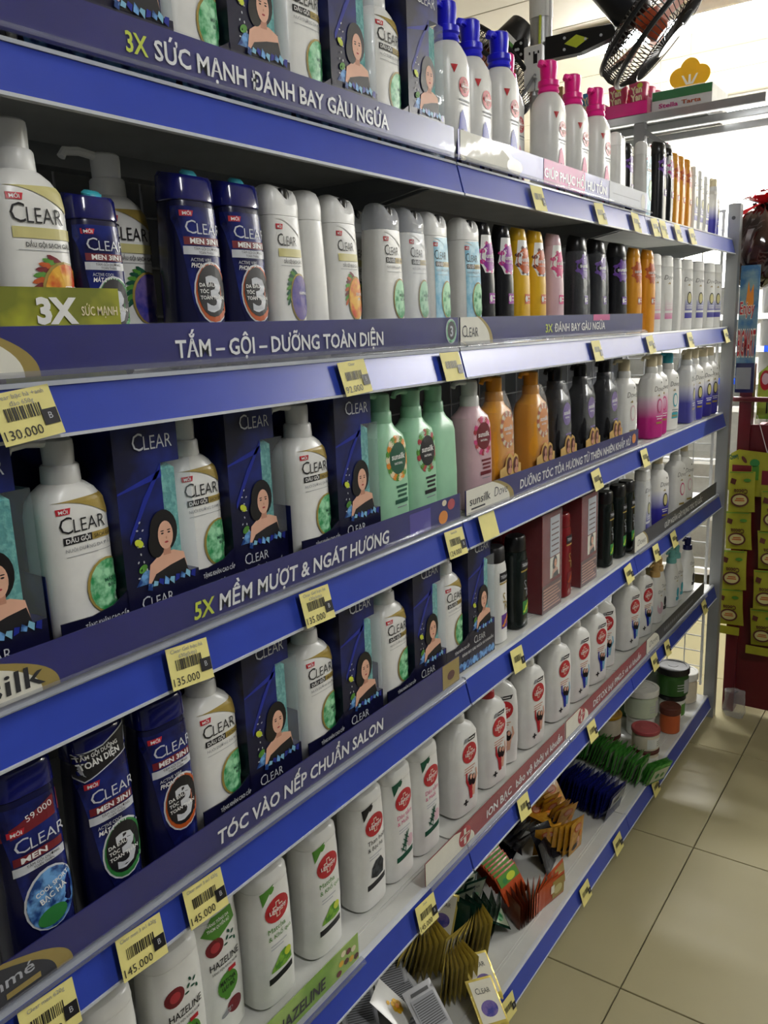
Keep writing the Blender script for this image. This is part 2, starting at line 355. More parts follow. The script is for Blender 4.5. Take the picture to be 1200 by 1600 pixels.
# --- white pump bottle with oval picture
R1 = [(0, .0345, .023, 3.4), (.004, .0378, .0262, 3.6), (.08, .0385, .027, 3.6), (.155, .038, .0266, 3.5), (.168, .036, .0252, 3.2), (.178, .030, .0222, 2.7), (.184, .023, .0195, 2.2), (.186, .0195, .018, 2)]
def oval_print(L, u, v, ru, rv, fill, rim, words, wc, lay=2):
    L.ell(u, v, ru, rv, rim, lay); L.ell(u+.0008, v-.0004, ru*.92, rv*.94, fill, lay+1)
    for i, t in enumerate(words): L.text(t, u+ru*.35, v+rv*.12-i*.0062, .0038, wc, lay+2, al='C', sx=.9, bold=.02)
def clear_label(L, u0, top, s, fill, words, wc, bar, herb=None, sx=1, swoosh='gold', ch=.0142):
    """u0 = left of the print, top = z of its top, s = scale"""
    L.poly([(u0-.002*s, top-.006*s)]+[(u0+.05*s, top-.003*s)]+[(u0+.05*s-.052*s*q/8, top-.026*s+.020*s*(1-(1-q/8)**2.2)) for q in range(8)], swoosh, 1)
    L.poly([(u0, top-.012*s), (u0+.013*s, top-.012*s), (u0+.0115*s, top-.018*s), (u0, top-.018*s)], 'red', 1); L.text('MỚI', u0+.002*s, top-.0168*s, .0034*s, 'white', 2, sx=1, bold=.02)
    e = L.clear(u0+.001*s, top-.037*s, ch*s, 'ink', 2, sx=.78*sx)
    if bar == 'black':
        L.rect(u0+.003*s, top-.048*s, u0+.030*s, top-.0405*s, 'ink', 1); L.rect(u0+.030*s, top-.048*s, u0+.054*s, top-.0405*s, 'gold', 1); L.text('DẦU GỘI', u0+.005*s, top-.0465*s, .0046*s, 'white', 2, w=.023*s, bold=.02); L.text('SẠCH GÀU', u0+.032*s, top-.0465*s, .004*s, 'ink', 2, w=.02*s)
        L.text('NUÔI DƯỠNG DA ĐẦU', u0+.004*s, top-.0555*s, .0036*s, 'grey', 2, w=.046*s)
    else:
        L.rect(u0+.001*s, top-.050*s, u0+.052*s, top-.0405*s, 'lgold', 1); L.text('DẦU GỘI SẠCH GÀU', u0+.01*s, top-.0575*s, .004*s, 'ink', 2, w=.04*s, bold=.015)
    L.rect(u0+.004*s, top-.0605*s, u0+.05*s, top-.06*s, 'grey', 1)
    cu, cv = u0+.041*s, top-.098*s
    if herb:
        for q in range(9):
            a = pi*.60+q*.17; r = .023*s
            L.ell(cu+cos(a)*r*1.0, cv+sin(a)*r*1.35, .0026*s, .009*s, herb[q % len(herb)], 1, rot=a-pi/2+.7, n=8)
    oval_print(L, cu, cv, .022*s, .029*s, fill, 'gold', words, wc)
for var, fill, words, wc, bar, herb, sw in [('green', 'clgreen', ('MÁT LẠNH', 'BẠC HÀ'), 'dgreen', 'black', None, 'gold'), ('orange', 'clorange', ('STRONG', 'ME'), 'white', 'gold', ('wine', 'leaf', 'orangeb'), 'lgold'), ('lav', 'cllav', ('',), 'white', 'gold', ('dgreen', 'leaf'), 'gold')]:
    L = Lab(wrap(R1), (1.16, -.0095, 1, .030)); clear_label(L, -.014, .146, 1, fill, [w for w in words if w], wc, bar, herb, swoosh=sw)
    b = MB().loft(R1, 'pwhite', 56); h = MB(); pump(h, .185, 'white', .0185, .0155, .019, .026)
    kind('cpump_'+var, 'shampoo_bottle', 'bottle', [('body', b.build('body', 35), [('label_print', L.build('label_print'))]), ('pump', h.build('pump', 40))], .077, .053)
# --- flip top bottle
R2 = [(0, .030, .019, 3.6), (.003, .0325, .0215, 3.8), (.05, .0325, .0225, 3.8), (.11, .0312, .022, 3.8), (.155, .0298, .0208, 3.6), (.174, .0288, .020, 3.6)]
def flipcap(m, disc, z=.1745, notch=.013):
    b = MB().loft([(z, .0288, .020, 3.6), (z+.012, .0292, .0203, 3.5), (z+.018, .0288, .0201, 3.4), (z+.026, .0275, .019, 3.2), (z+.033, .0245, .0165, 3), (z+.0365, .019, .012, 2.8)], m, 48)
    b.v = [(x, y, zz-notch*min(1, max(0, (zz-z-.012)/.012))*math.exp(-((x-.004)/.013)**2)*min(1, max(0, (.008-y)/.018))) for x, y, zz in b.v]
    d = MB().loft([(z+.010, .010, .007, 2, 0, .004, -.010), (z+.027, .010, .007, 2, 0, .004, -.010), (z+.032, .007, .005, 2, 0, .004, -.010), (z+.0335, .002, .001, 2, 0, .004, -.010)], disc, 16)
    return b, d
for var, fill, words, wc, bar, herb, capm in [('green', 'clgreen', ('MÁT LẠNH', 'BẠC HÀ'), 'dgreen', 'black', None, 'clearcap'), ('orange', 'clorange', ('STRONG', 'ME'), 'white', 'gold', ('wine', 'leaf', 'orangeb'), 'white'), ('lav', 'cllav', ('HAIRFALL',), 'white', 'gold', ('dgreen', 'leaf'), 'white'), ('blue', 'clgreen', ('ICE',), 'navy', 'black', None, 'white')]:
    L = Lab(wrap(R2), (.80, -.0114, 1, .031))
    if var == 'blue': L.rect(-.012, -.03, .045, .135, 'clblue', 0)
    clear_label(L, -.012, .145, 1, fill, [w for w in words if w], wc, bar, herb, swoosh='pwhite' if var != 'blue' else 'clblue', ch=.0118, sx=1.08)
    c, d = flipcap(capm, 'black')
    kind('cflip_'+var, 'shampoo_bottle', 'bottle', [('body', MB().loft(R2, 'pwhite', 56).build('body', 35), [('label_print', L.build('label_print'))]), ('cap', c.build('cap', 40), [('cap_button', d.build('cap_button', 40))])], .065, .045)
c, d = flipcap('white', 'white')
kind('cflip_plain', 'shampoo_bottle', 'bottle', [('body', MB().loft(R2, 'pwhite', 56).build('body', 35)), ('cap', c.build('cap', 40))], .065, .045)
# --- navy men's bottles
def men(key, sc, var):
    R = [(0, .030*sc, .019*sc, 3), (.003, .0325*sc, .021*sc, 3), (.06*sc, .032*sc, .0225*sc, 3), (.12*sc, .0300*sc, .0212*sc, 3.4), (.162*sc, .028*sc, .0198*sc, 3.4), (.164*sc, .0275*sc, .0193*sc, 3.4)]
    L = Lab(wrap(R), (1.2, -.007*sc, 1, 0)); s = sc; u = -.013*s; t = .1585*s
    L.poly([(u-.006*s, t), (.0265*s, t), (.0275*s, .006*s), (.006*s, .006*s), (u+.004*s, .06*s)], 'menface', 0)
    if var == 'sport':
        L.poly([(u-.004*s, t-.02*s), (.027*s, t-.002*s), (.027*s, t-.022*s), (u-.004*s, t-.028*s)], 'wine', 1); L.text('59.000', .000, t-.017*s, .0062*s, 'white', 2, sx=.95, rot=.2)
        t -= .016*s
    elif var == 'tall':
        L.poly([(u-.008*s, t+.016*s), (.004*s, t+.018*s), (.026*s, t+.030*s), (.024*s, t+.002*s), (u+.0*s, t-.012*s), (u-.005*s, t-.006*s)], 'silver', 3)
        L.poly([(u-.007*s, t+.015*s), (.004*s, t+.0168*s), (.025*s, t+.028*s), (.0232*s, t+.003*s), (u+.0*s, t-.0107*s), (u-.0043*s, t-.005*s)], 'ink', 4)
        L.text('TẮM GỘI DƯỠNG', u-.003*s, t+.009*s, .0042*s, 'white', 5, w=.033*s, rot=.12, bold=.02); L.text('TOÀN DIỆN', u-.002*s, t+.0005*s, .0062*s, 'white', 5, w=.033*s, rot=.12, bold=.03)
        t -= .010*s
    L.poly([(u-.001*s, t-.004*s), (u+.011*s, t-.004*s), (u+.0095*s, t-.0095*s), (u-.001*s, t-.0095*s)], 'red', 1); L.text('MỚI', u+.001*s, t-.0085*s, .0033*s, 'white', 2, bold=.02)
    L.clear(u+.002*s, t-.026*s, .011*s, 'silver', 2, sx=.92)
    L.rect(u, t-.0365*s, .025*s, t-.029*s, 'wine', 1); L.text('MEN' if var == 'sport' else 'MEN 3IN1', u+.005*s, t-.0353*s, .0052*s, 'white', 2, w=(.02 if var == 'sport' else .031)*s, bold=.03)
    L.rect(u-.001*s, t-.046*s, .026*s, t-.038*s, 'silver', 1); L.text('TẮM GỘI DƯỠNG', u+.008*s, t-.0415*s, .0026*s, 'ink', 2, w=.026*s); L.text('TOÀN THÂN', u+.013*s, t-.0452*s, .0026*s, 'ink', 2, w=.016*s)
    if var == 'sport':
        L.ell(.010*s, t-.08*s, .021*s, .030*s, 'silver', 1); L.ell(.0105*s, t-.0805*s, .0198*s, .0285*s, 'icelow', 2); L.ell(.009*s, t-.097*s, .012*s, .009*s, 'green', 3)
        L.text('COOL SPORT', .012*s, t-.070*s, .0046*s, 'white', 4, al='C', w=.028*s, rot=.25, bold=.02); L.text('BẠC HÀ', .012*s, t-.079*s, .0058*s, 'white', 4, al='C', w=.022*s, rot=.25, bold=.02)
    else:
        lab = 'PHONG ĐỘ' if var in ('a',) else 'MÁT LẠNH'
        L.text('ACTIVE VIBE' if var == 'a' else 'ACTIVE COOL', u+.004*s, t-.0525*s, .0034*s, 'silver', 2, w=.022*s); L.text(lab, u+.004*s, t-.0585*s, .0046*s, 'white', 2, w=.024*s, bold=.02, sh=.15)
        L.ell(.012*s, t-.083*s, .0205*s, .031*s, 'silver', 1); L.ell(.012*s, t-.083*s, .019*s, .0292*s, 'orangeb' if var == 'a' else 'green', 2); L.ell(.011*s, t-.081*s, .0165*s, .026*s, 'ink', 3)
        L.text('3', .012*s, t-.101*s, .036*s, 'silver', 4, al='C', sx=.9, bold=.02)
        for q, w_ in enumerate(('DA ĐẦU', 'TÓC', 'TOÀN THÂN')): L.text(w_, -.0035*s, t-.077*s-q*.0062*s, .0037*s, 'white', 5, sx=.9, bold=.02)
    cap = MB().loft([(.1645*sc, .028*sc, .0198*sc, 3.4), (.1655*sc, .0288*sc, .0206*sc, 3.4), (.187*sc, .0278*sc, .0198*sc, 3.2, .15), (.1915*sc, .0255*sc, .018*sc, 3, .2)], 'menc', 32)
    btn = MB().loft([(.178*sc, .010, .008, 2, .3, 0, -.008), (.192*sc, .010, .008, 2, .3, 0, -.008), (.195*sc, .007, .005, 2, .3, 0, -.008)], 'teal', 16)
    if var == 'sport' or var == 'tall' or key.endswith('_d'): btn.mats = ['navyd']
    kind(key, 'shampoo_bottle', 'bottle', [('body', MB().loft(R, 'menb', 56).build('body', 35), [('label_print', L.build('label_print'))]), ('cap', cap.build('cap', 40), [('cap_button', btn.build('cap_button', 40))])], .065*sc, .045*sc)
M('menb', '#101238', .24); M('menc', '#11155e', .14, coat=.4)
men('men_a', 1.08, 'a'); men('men_small', .9, 'b'); men('men_sport', 1.13, 'sport'); men('men_tall', 1.13, 'tall'); men('men_a_d', 1.13, 'a')
# --- slim oval bottle with round badge
R3 = [(0, .022, .017, 2.8), (.003, .0248, .0195, 2.8), (.05, .0255, .0205, 2.7), (.11, .0248, .0202, 2.6), (.16, .0212, .018, 2.4), (.186, .0175, .0155, 2.2)]
def sunflip(key, body, badge, badge2, R=R3, capm=None, w=.05, hh=.21):
    L = Lab(wrap(R), (1, -.002, 1, .032)); s = w/.05
    L.poly([(-.012*s, .155), (.015*s, .155), (.019*s, .105), (.012*s, .092), (-.012*s, .092), (-.019*s, .112)], 'white' if badge != 'mag' else 'pwhite', 0) if badge2 else None
    L.ell(.001, .118, .0175*s, .023, badge, 1)
    for q in range(9):
        a = 2.2*pi*q/9+.4; L.ell(.001+cos(a)*.0165*s, .118+sin(a)*.024, .0042, .0042, badge2 or badge, 0, n=8)
    L.text('sunsilk', .001, .1165, .0085, 'white', 3, al='C', w=.027*s, bold=.015); L.text('CO-CREATIONS', .001, .110, .0022, 'white', 3, al='C', w=.02)
    L.rect(-.004, .040, .014*s, .058, badge, 1, 4, 1); L.ell(.001, .049, .004, .006, 'pwhite', 2, n=10); L.rect(.006, .052, .013, .0535, 'white', 2, 2, 1); L.rect(.006, .046, .013, .0475, 'white', 2, 2, 1)
    z = R[-1][0]; a, b_ = R[-1][1:3]
    cap = MB().loft([(z, a*1.0, b_, 2.2), (z+.002, a*1.04, b_*1.03, 2.2), (hh-.006, a*.86, b_*.9, 2.2, .2), (hh, a*.7, b_*.75, 2.2, .25)], capm or body, 28)
    kind(key, 'shampoo_bottle', 'bottle', [('body', MB().loft(R, body, 52).build('body', 35), [('label_print', L.build('label_print'))]), ('cap', cap.build('cap', 40))], w, R[2][2]*2)
M('sblack', '#17171a', .22); M('syellow', '#dcae22', .3); M('spink', '#d9b6bf', .3); M('sorange', '#e09a28', .3); M('sgreen', '#9fd1ae', .32); M('srose', '#c9a9b0', .3)
sunflip('sun_black', 'sblack', 'purple', 'mag'); sunflip('sun_yellow', 'syellow', 'orangeb', 'brown'); sunflip('sun_pink', 'spink', 'pinkd', 'pinkd')
R3b = [(0, .030, .021, 2.7), (.003, .0335, .0235, 2.7), (.06, .0315, .0235, 2.6), (.12, .0285, .022, 2.6), (.165, .0262, .0205, 2.4), (.182, .0265, .0205, 2.4)]
sunflip('sun_blackbig', 'sblack', 'ppurple', None, R3b, 'black', .067, .215)
sunflip('sun_orange', 'sorange', 'orangeb', None)
# --- shouldered pump bottle
R4 = [(0, .0385, .026, 4), (.004, .041, .028, 4), (.08, .041, .0285, 4), (.150, .0385, .027, 3.8), (.164, .035, .025, 3.4), (.175, .0235, .019, 2.5), (.183, .0185, .017, 2)]
def sunpump(key, body, badge, ringm, capm=None, text=True):
    L = Lab(wrap(R4), (1.2, -.006, 1.08, .018))
    if ringm:
        for q in range(22):
            a = 2*pi*q/22; L.ell(.008+cos(a)*.0195, .104+sin(a)*.027, .0058, .0058, ringm[q % len(ringm)], 0, n=9)
    L.ell(.008, .104, .0185, .0225, badge, 1); L.text('sunsilk', .008, .103, .0085, 'white', 2, al='C', w=.029, bold=.02); L.text('NATURAL', .008, .0955, .0034, 'white', 2, al='C', w=.018, bold=.02)
    for q, w_ in enumerate((.026, .022, .02)): L.rect(.014-w_/2, .062-q*.0065, .014+w_/2, .0655-q*.0065, badge, 1, 4, 1)
    L.rect(-.002, .0395, .027, .0455, badge, 1, 4, 1); L.rect(.002, .0335, .024, .035, 'grey', 1, 4, 1)
    h = MB(); pump(h, .182, capm or body, .0168, .0148, .019, .027, .03)
    kind(key, 'shampoo_bottle', 'bottle', [('body', MB().loft(R4, body, 56).build('body', 30), [('label_print', L.build('label_print'))]), ('pump', h.build('pump', 40))], .082, .056)
sunpump('spump_green', 'sgreen', 'dgreen', ('orange', 'leaf', 'cream')); sunpump('spump_green2', 'sgreen', 'ink', ('lip_red', 'sgreen', 'leaf')); sunpump('spump_plain', 'sgreen', 'sgreen', None)
K['spump_plain']['parts'][0] = K['spump_plain']['parts'][0][:2]
sunpump('spump_pink', 'srose', 'wine', ('pinkd', 'lip_red', 'spink'), 'pwhite'); sunpump('spump_yellow', 'sorange', 'orange', ('cream', 'orangeb')); sunpump('spump_black', 'sblack', 'ppurple', None)
# --- milk-white flip bottle, drop emblem
R5 = [(0, .027, .018, 3), (.003, .029, .020, 3), (.09, .0295, .0205, 3), (.15, .0275, .0195, 3), (.172, .0255, .0185, 3), (.174, .0265, .0195, 3), (.198, .0245, .018, 3), (.201, .021, .0155, 3)]
def dove(L, u, v, h, m='ink'):
    L.text('Dove', u, v, h, m, 2, al='C', sx=.95, bold=-.012, sh=.22)
    L.ell(u+.001, v-h*.75, h*.16, h*.25, 'gold', 2, rot=.5, n=8); L.ell(u-.003, v-h*.8, h*.3, h*.08, 'gold', 2, rot=.2, n=8)
def doveflip(key, c1, c2):
    L = Lab(wrap(R5), (1.15, -.006, 1, .004)); dove(L, .004, .135, .013)
    L.rect(-.010, .03, .022, .088, c1, 0); L.rect(-.010, .046, .022, .052, 'white', 1)
    L.ell(.006, .088, .010, .018, 'ink' if c2 == 'blue' else c1, 1); L.ell(.006, .088, .0075, .0145, 'lgold' if c2 == 'blue' else 'pwhite', 2)
    L.rect(-.005, .064, .017, .066, 'white', 2, 3, 1); L.rect(-.005, .058, .017, .060, 'white', 2, 3, 1)
    cp_ = MB().loft([(.2005, .0205, .015, 3), (.202, .020, .0145, 3)], 'pwhite', 20)
    kind(key, 'shampoo_bottle', 'bottle', [('body', MB().loft(R5, 'pwhite', 52).build('body', 30), [('label_print', L.build('label_print'))]), ('cap', cp_.build('cap'))], .059, .041)
M('dpinkf', ramp=(2, [(0, '#c03f86'), (.35, '#cf6a9f'), (.75, '#e3d3d8'), (1, '#e6e6e2')], .09), rough=.35); M('dbluef', ramp=(2, [(0, '#2c2790'), (.5, '#43409c'), (.9, '#b6b7d0'), (1, '#e6e6e2')], .09), rough=.35)
doveflip('dflip_pink', 'dpinkf', 'pinkd'); doveflip('dflip_blue', 'dbluef', 'blue')
# --- milk-white pump bottle
R6 = [(0, .034, .022, 3.2), (.004, .037, .025, 3.2), (.08, .0375, .0255, 3.8), (.152, .035, .024, 3.6), (.164, .032, .022, 3.2), (.173, .021, .0175, 2.4), (.178, .017, .016, 2)]
M('bodypink', ramp=(2, [(0, '#b01f78'), (.35, '#c22c84'), (.62, '#dfb9cf'), (.75, '#e8e7e3')], .16), rough=.3)
M('bodyblue', ramp=(2, [(0, '#2c2690'), (.4, '#3b38a2'), (.62, '#c3c3da'), (.75, '#e8e7e3')], .16), rough=.3)
def dovepump(key, body, em, capm):
    L = Lab(wrap(R6), (1.1, -.007, 1.06, .004)); dove(L, .008, .118, .014)
    L.ell(.012, .080, .0105, .019, 'ink' if em == 'blue' else em, 1); L.ell(.012, .080, .0078, .015, 'lgold' if em == 'blue' else body, 2)
    if em == 'teal': L.rect(-.002, .03, .026, .046, 'teal', 1)
    L.rect(-.002, .052, .026, .0545, 'white' if em != 'teal' else 'grey', 1, 4, 1); L.rect(.001, .046, .023, .0485, 'white' if em != 'teal' else 'grey', 1, 4, 1); L.rect(-.001, .034, .024, .0395, 'gold', 1, 4, 1)
    L.rect(.017, .138, .020, .142, 'ink', 1, 2, 1)
    h = MB(); pump(h, .177, 'pwhite', .0165, .0145, .018, .029, .026, capm)
    kind(key, 'shampoo_bottle', 'bottle', [('body', MB().loft(R6, body, 56).build('body', 30), [('label_print', L.build('label_print'))]), ('pump', h.build('pump', 40))], .074, .05)
dovepump('dpump_pink', 'bodypink', 'pinkd', 'cream'); dovepump('dpump_blue', 'bodyblue', 'blue', 'cream'); dovepump('dpump_teal', 'pwhite', 'teal', 'teal'); dovepump('dpump_white', 'pwhite', 'pinkd', 'pwhite'); dovepump('dpump_light', 'pwhite', 'spink', 'cream')
# --- salon bottles (tall, round shouldered, dark)
R7 = [(0, .025, .020, 2.5), (.003, .028, .0225, 2.5), (.14, .0275, .022, 2.5), (.155, .026, .021, 2.4), (.162, .0235, .020, 2.3)]
def tres(key, body, capm, sil, accent, tc):
    L = Lab(wrap(R7)); L.rect(-.014, .125, .023, .143, 'ink' if body != 'sblack' else 'darkm', 0); L.text('TRESemmé', .0045, .131, .0068, 'silver', 1, al='C', w=.032, bold=.02); L.rect(-.014, .120, .023, .1235, 'gold', 0)
    L.text('S', .000, .082, .021, sil, 1, al='C', sx=.8); L.text('R', .008, .066, .019, sil, 1, al='C', sx=.8)
    L.rect(-.010, .030, .022, .058, accent, 0)
    for q in range(7): L.ell(-.004+q*.0035, .036+(q*37 % 17)*.001, .005, .0025, tc, 1, rot=q, n=8)
    cap = MB().loft([(.1625, .0235, .0195, 2.3), (.165, .0245, .020, 2.3), (.188, .0235, .0192, 2.3), (.192, .021, .017, 2.3)], capm, 28)
    kind(key, 'shampoo_bottle', 'bottle', [('body', MB().loft(R7, body, 52).build('body', 35), [('label_print', L.build('label_print'))]), ('cap', cap.build('cap', 40))], .056, .045)
M('tresred', '#7a161c', .22); M('tresblack', '#121a18', .2)
tres('tres_black', 'tresblack', 'black', 'grey', 'green', 'lime'); tres('tres_red', 'tresred', 'tresred', 'gold', 'wine', 'orangeb'); tres('tres_white', 'pwhite', 'ink', 'gold', 'ppurple', 'orange')
b = MB(); b.box(-.05, .05, -.036, .036, 0, .215, 'tresred', ch=.002)
L = Lab(flat(-.036)); L.rect(-.01, .118, .04, .205, 'lgrey', 1); L.rect(-.01, .07, .04, .116, 'paper', 1)
for q in range(6): L.rect(-.004, .128+q*.012, .034, .131+q*.012, 'brown', 2, 3, 1)
L.lady(.016, .072, .045); L.rect(-.05, .0, .05, .062, 'brown', 1)
for q in range(7): L.rect(-.044, .008+q*.007, .044-(q % 3)*.008, .0115+q*.007, 'skind', 2, 4, 1)
kind('tres_box', 'gift_box', 'box', [('carton', b.build('carton'), [('front_print', L.build('front_print'))]), ('film_wrap', MB().box(-.051, .051, -.0375, .037, -.0, .2165, 'film').build('film_wrap'))], .1, .072)
# --- hand/body wash pump bottle with coloured pump
R8 = [(0, .0385, .027, 2.8), (.004, .041, .0295, 2.8), (.09, .0415, .030, 2.8), (.155, .0405, .0295, 2.7), (.172, .036, .0275, 2.4), (.184, .026, .022, 2.1), (.190, .0185, .0175, 2), (.192, .0175, .017, 2)]
def lifelogo(L, u, v, r, lay=1, rot=.0):
    L.ell(u, v, r, r*1.0, 'lred', lay, rot=rot)
    for a in (0, 1): L.rect(u-(r*.16 if a else r*.42), v-(r*.62 if a else r*.3), u+(r*.16 if a else r*.42), v+(r*.62 if a else r*.3), 'paper', lay+1, 2, 1)
    for a in (0, 1): L.rect(u-(r*.1 if a else r*.36), v-(r*.55 if a else r*.22), u+(r*.1 if a else r*.36), v+(r*.55 if a else r*.22), 'lred', lay+2, 2, 1)
    L.rect(u-r*.72, v-r*.16, u+r*.72, v+r*.2, 'lred', lay+3, 3, 1); L.text('Lifebuoy', u, v-r*.12, r*.34, 'white', lay+4, al='C', w=r*1.4, bold=.025, rot=.06)
def lifepump(key, capm, vm):
    L = Lab(wrap(R8), (1.15, -.009, 1, .004)); lifelogo(L, .010, .118, .0145); L.poly([(-.018, .146), (-.006, .147), (-.013, .134)], 'lred', 1)
    L.rect(-.004, .0965, .026, .099, 'grey', 1, 3, 1); L.rect(-.001, .0915, .022, .0935, 'lgrey', 1, 3, 1)
    L.poly([(-.012, .0), (-.011, .03), (-.002, .078), (.004, .084), (.012, .07), (.024, .03), (.026, .0)], vm, 1)
    L.poly([(-.008, .0), (-.008, .028), (.002, .056), (.012, .05), (.02, .02), (.022, .0)], 'ink', 2); L.ell(.006, .044, .006, .0095, 'skin', 3); L.poly([(-.002, .0), (.0, .026), (.006, .034), (.012, .026), (.013, 0)], 'silver', 3)
    h = MB(); h.loft([(.190, .0195, .0195, 2), (.193, .021, .021, 2), (.2, .0185, .0185, 2), (.203, .021, .021, 2), (.212, .0205, .0205, 2), (.214, .015, .015, 2)], capm, 24)
    h.loft([(.213, .0155, .0155, 2), (.238, .017, .017, 2), (.246, .016, .016, 2), (.249, .012, .012, 2)], capm, 24); h.tube([(-.008, 0, .238), (-.024, 0, .241), (-.036, 0, .239), (-.04, 0, .232)], .0052, capm, 8)
    kind(key, 'body_wash_bottle', 'bottle', [('body', MB().loft(R8, 'pwhite2', 56).build('body', 40), [('label_print', L.build('label_print'))]), ('pump', h.build('pump', 40))], .082, .06)
M('pwhite2', '#dcdcd8', .3)
lifepump('life_blue', 'capblue', 'blue'); lifepump('life_pink', 'cappink', 'pinkd')
# --- slab bottle with slanted shoulder
R9 = [(0, .037, .024, 3.6), (.004, .0425, .029, 3.6), (.05, .0455, .0305, 3.4), (.13, .045, .030, 4), (.166, .042, .0285, 3.6), (.180, .034, .025, 2.9), (.188, .021, .018, 2.3), (.192, .0165, .0155, 2)]
def lifeslab(key, cloth, capm='pwhite'):
    L = Lab(wrap(R9), (1.2, -.012, 1.08, .010)); lifelogo(L, .012, .112, .0195)
    L.rect(-.002, .134, .028, .142, 'ink', 1, 4, 1, .004); L.rect(-.002, .134, .008, .142, 'grey', 2, 2, 1, .004); L.rect(.011, .137, .026, .139, 'white', 2, 2, 1, 0)
    for q in range(3): L.rect(-.003, .0835-q*.005, .026-q*.004, .0855-q*.005, 'skind', 1, 3, 1)
    u = .015
    L.poly([(u-.004, .020), (u-.009, .046), (u-.015, .058), (u-.0145, .076), (u-.011, .076), (u-.0105, .060), (u-.004, .053), (u+.002, .050), (u+.003, .020)], cloth, 1)
    L.poly([(u+.001, .024), (u+.002, .050), (u+.010, .055), (u+.0145, .060), (u+.0125, .074), (u+.0155, .075), (u+.019, .058), (u+.012, .046), (u+.009, .024)], 'skin' if cloth == 'lred' else 'sky', 1)
    for a, z_ in ((u-.002, .064), (u+.0065, .061)): L.ell(a-.0005, z_-.005, .0062, .0115, 'hair', 2, n=12); L.ell(a+.0005, z_, .0034, .0052, 'skin', 3, n=12); L.ell(a+.0006, z_-.0025, .0012, .0006, 'lip_red', 4, n=6)
    L.rect(-.006, .016, .006, .0195, 'ink', 1, 2, 1); L.rect(-.0018, .0115, .0018, .024, 'ink', 1, 2, 1)
    cap = MB().loft([(.191, .0165, .0165, 2), (.193, .0175, .0175, 2), (.205, .0165, .0165, 2), (.208, .013, .013, 2)], capm, 24)
    kind(key, 'body_wash_bottle', 'bottle', [('body', MB().loft(R9, 'pwhite', 56).build('body', 28), [('label_print', L.build('label_print'))]), ('cap', cap.build('cap', 40))], .09, .06)
lifeslab('slab_red', 'lred'); lifeslab('slab_redcap', 'lred', 'red'); lifeslab('slab_blue', 'blue')
# --- tall oval body wash with cap of the same white
R10 = [(0, .037, .027, 2.8), (.004, .0405, .030, 2.9), (.08, .0415, .031, 3), (.16, .0400, .030, 3), (.188, .0385, .029, 2.9)]
def lifeoval(key, words, pic, tri, tcol):
    L = Lab(wrap(R10), (1.22, -.013, 1, .026)); L.poly([(-.012, .160), (.008, .166), (.001, .156), (-.010, .140)], tri, 1); L.ell(.004, .158, .003, .0055, tri, 2, rot=-.6, n=8); lifelogo(L, .011, .125, .0195)
    L.text(words[0], -.006, .093, .0085, tcol, 1, sx=.85); L.text(words[1], -.006, .0815, .0075, tcol, 1, sx=.85)
    for q in range(2): L.rect(-.004, .071-q*.005, .022-q*.006, .073-q*.005, 'lgrey', 1, 3, 1)
    if pic == 'matcha': L.poly([(-.006, .030), (-.004, .036), (.004, .046), (.010, .054), (.018, .056), (.027, .05), (.029, .032), (.016, .029)], 'matchaf', 1); L.ell(.022, .048, .006, .007, 'lime', 2, n=10)
    elif pic == 'coal': L.poly([(-.002, .034), (.0, .05), (.008, .06), (.02, .062), (.026, .05), (.024, .03), (.010, .028)], 'coal', 1)
    else:
        for q in range(8): L.ell(.010+(q-4)*.0015, .03+.0035*q+.002, .0012, .009, 'dgreen', 1, rot=(-1) ** q*.7, n=8)
        L.poly([(.009, .022), (.0105, .022), (.014, .062), (.0125, .062)], 'dgreen', 1); L.ell(.022, .04, .008, .012, 'spink', 0)
    L.poly([(-.009, .012), (.030, .016), (.030, .026), (-.009, .022)], 'dgreen' if pic != 'coal' else 'ink', 0) if pic != 'matcha' else L.poly([(-.009, .012), (.030, .016), (.030, .026), (-.009, .022)], 'ink', 0)
    cap = MB().loft([(.1885, .0385, .029, 2.9), (.1895, .0388, .0293, 2.9), (.202, .0375, .0285, 2.8), (.2075, .033, .025, 2.6), (.209, .026, .019, 2.5)], 'pwhite', 56)
    kind(key, 'body_wash_bottle', 'bottle', [('body', MB().loft(R10, 'pwhite', 56).build('body', 35), [('label_print', L.build('label_print'))]), ('cap', cap.build('cap', 40))], .083, .062)
lifeoval('oval_matcha', ('Matcha', '& Khổ qua'), 'matcha', 'leaf', 'leaf'); lifeoval('oval_coal', ('Than hoạt', '& Bạc hà'), 'coal', 'ink', 'ink'); lifeoval('oval_aloe', ('Dâu tằm', '& Muối'), 'aloe', 'dgreen', 'pinkd')
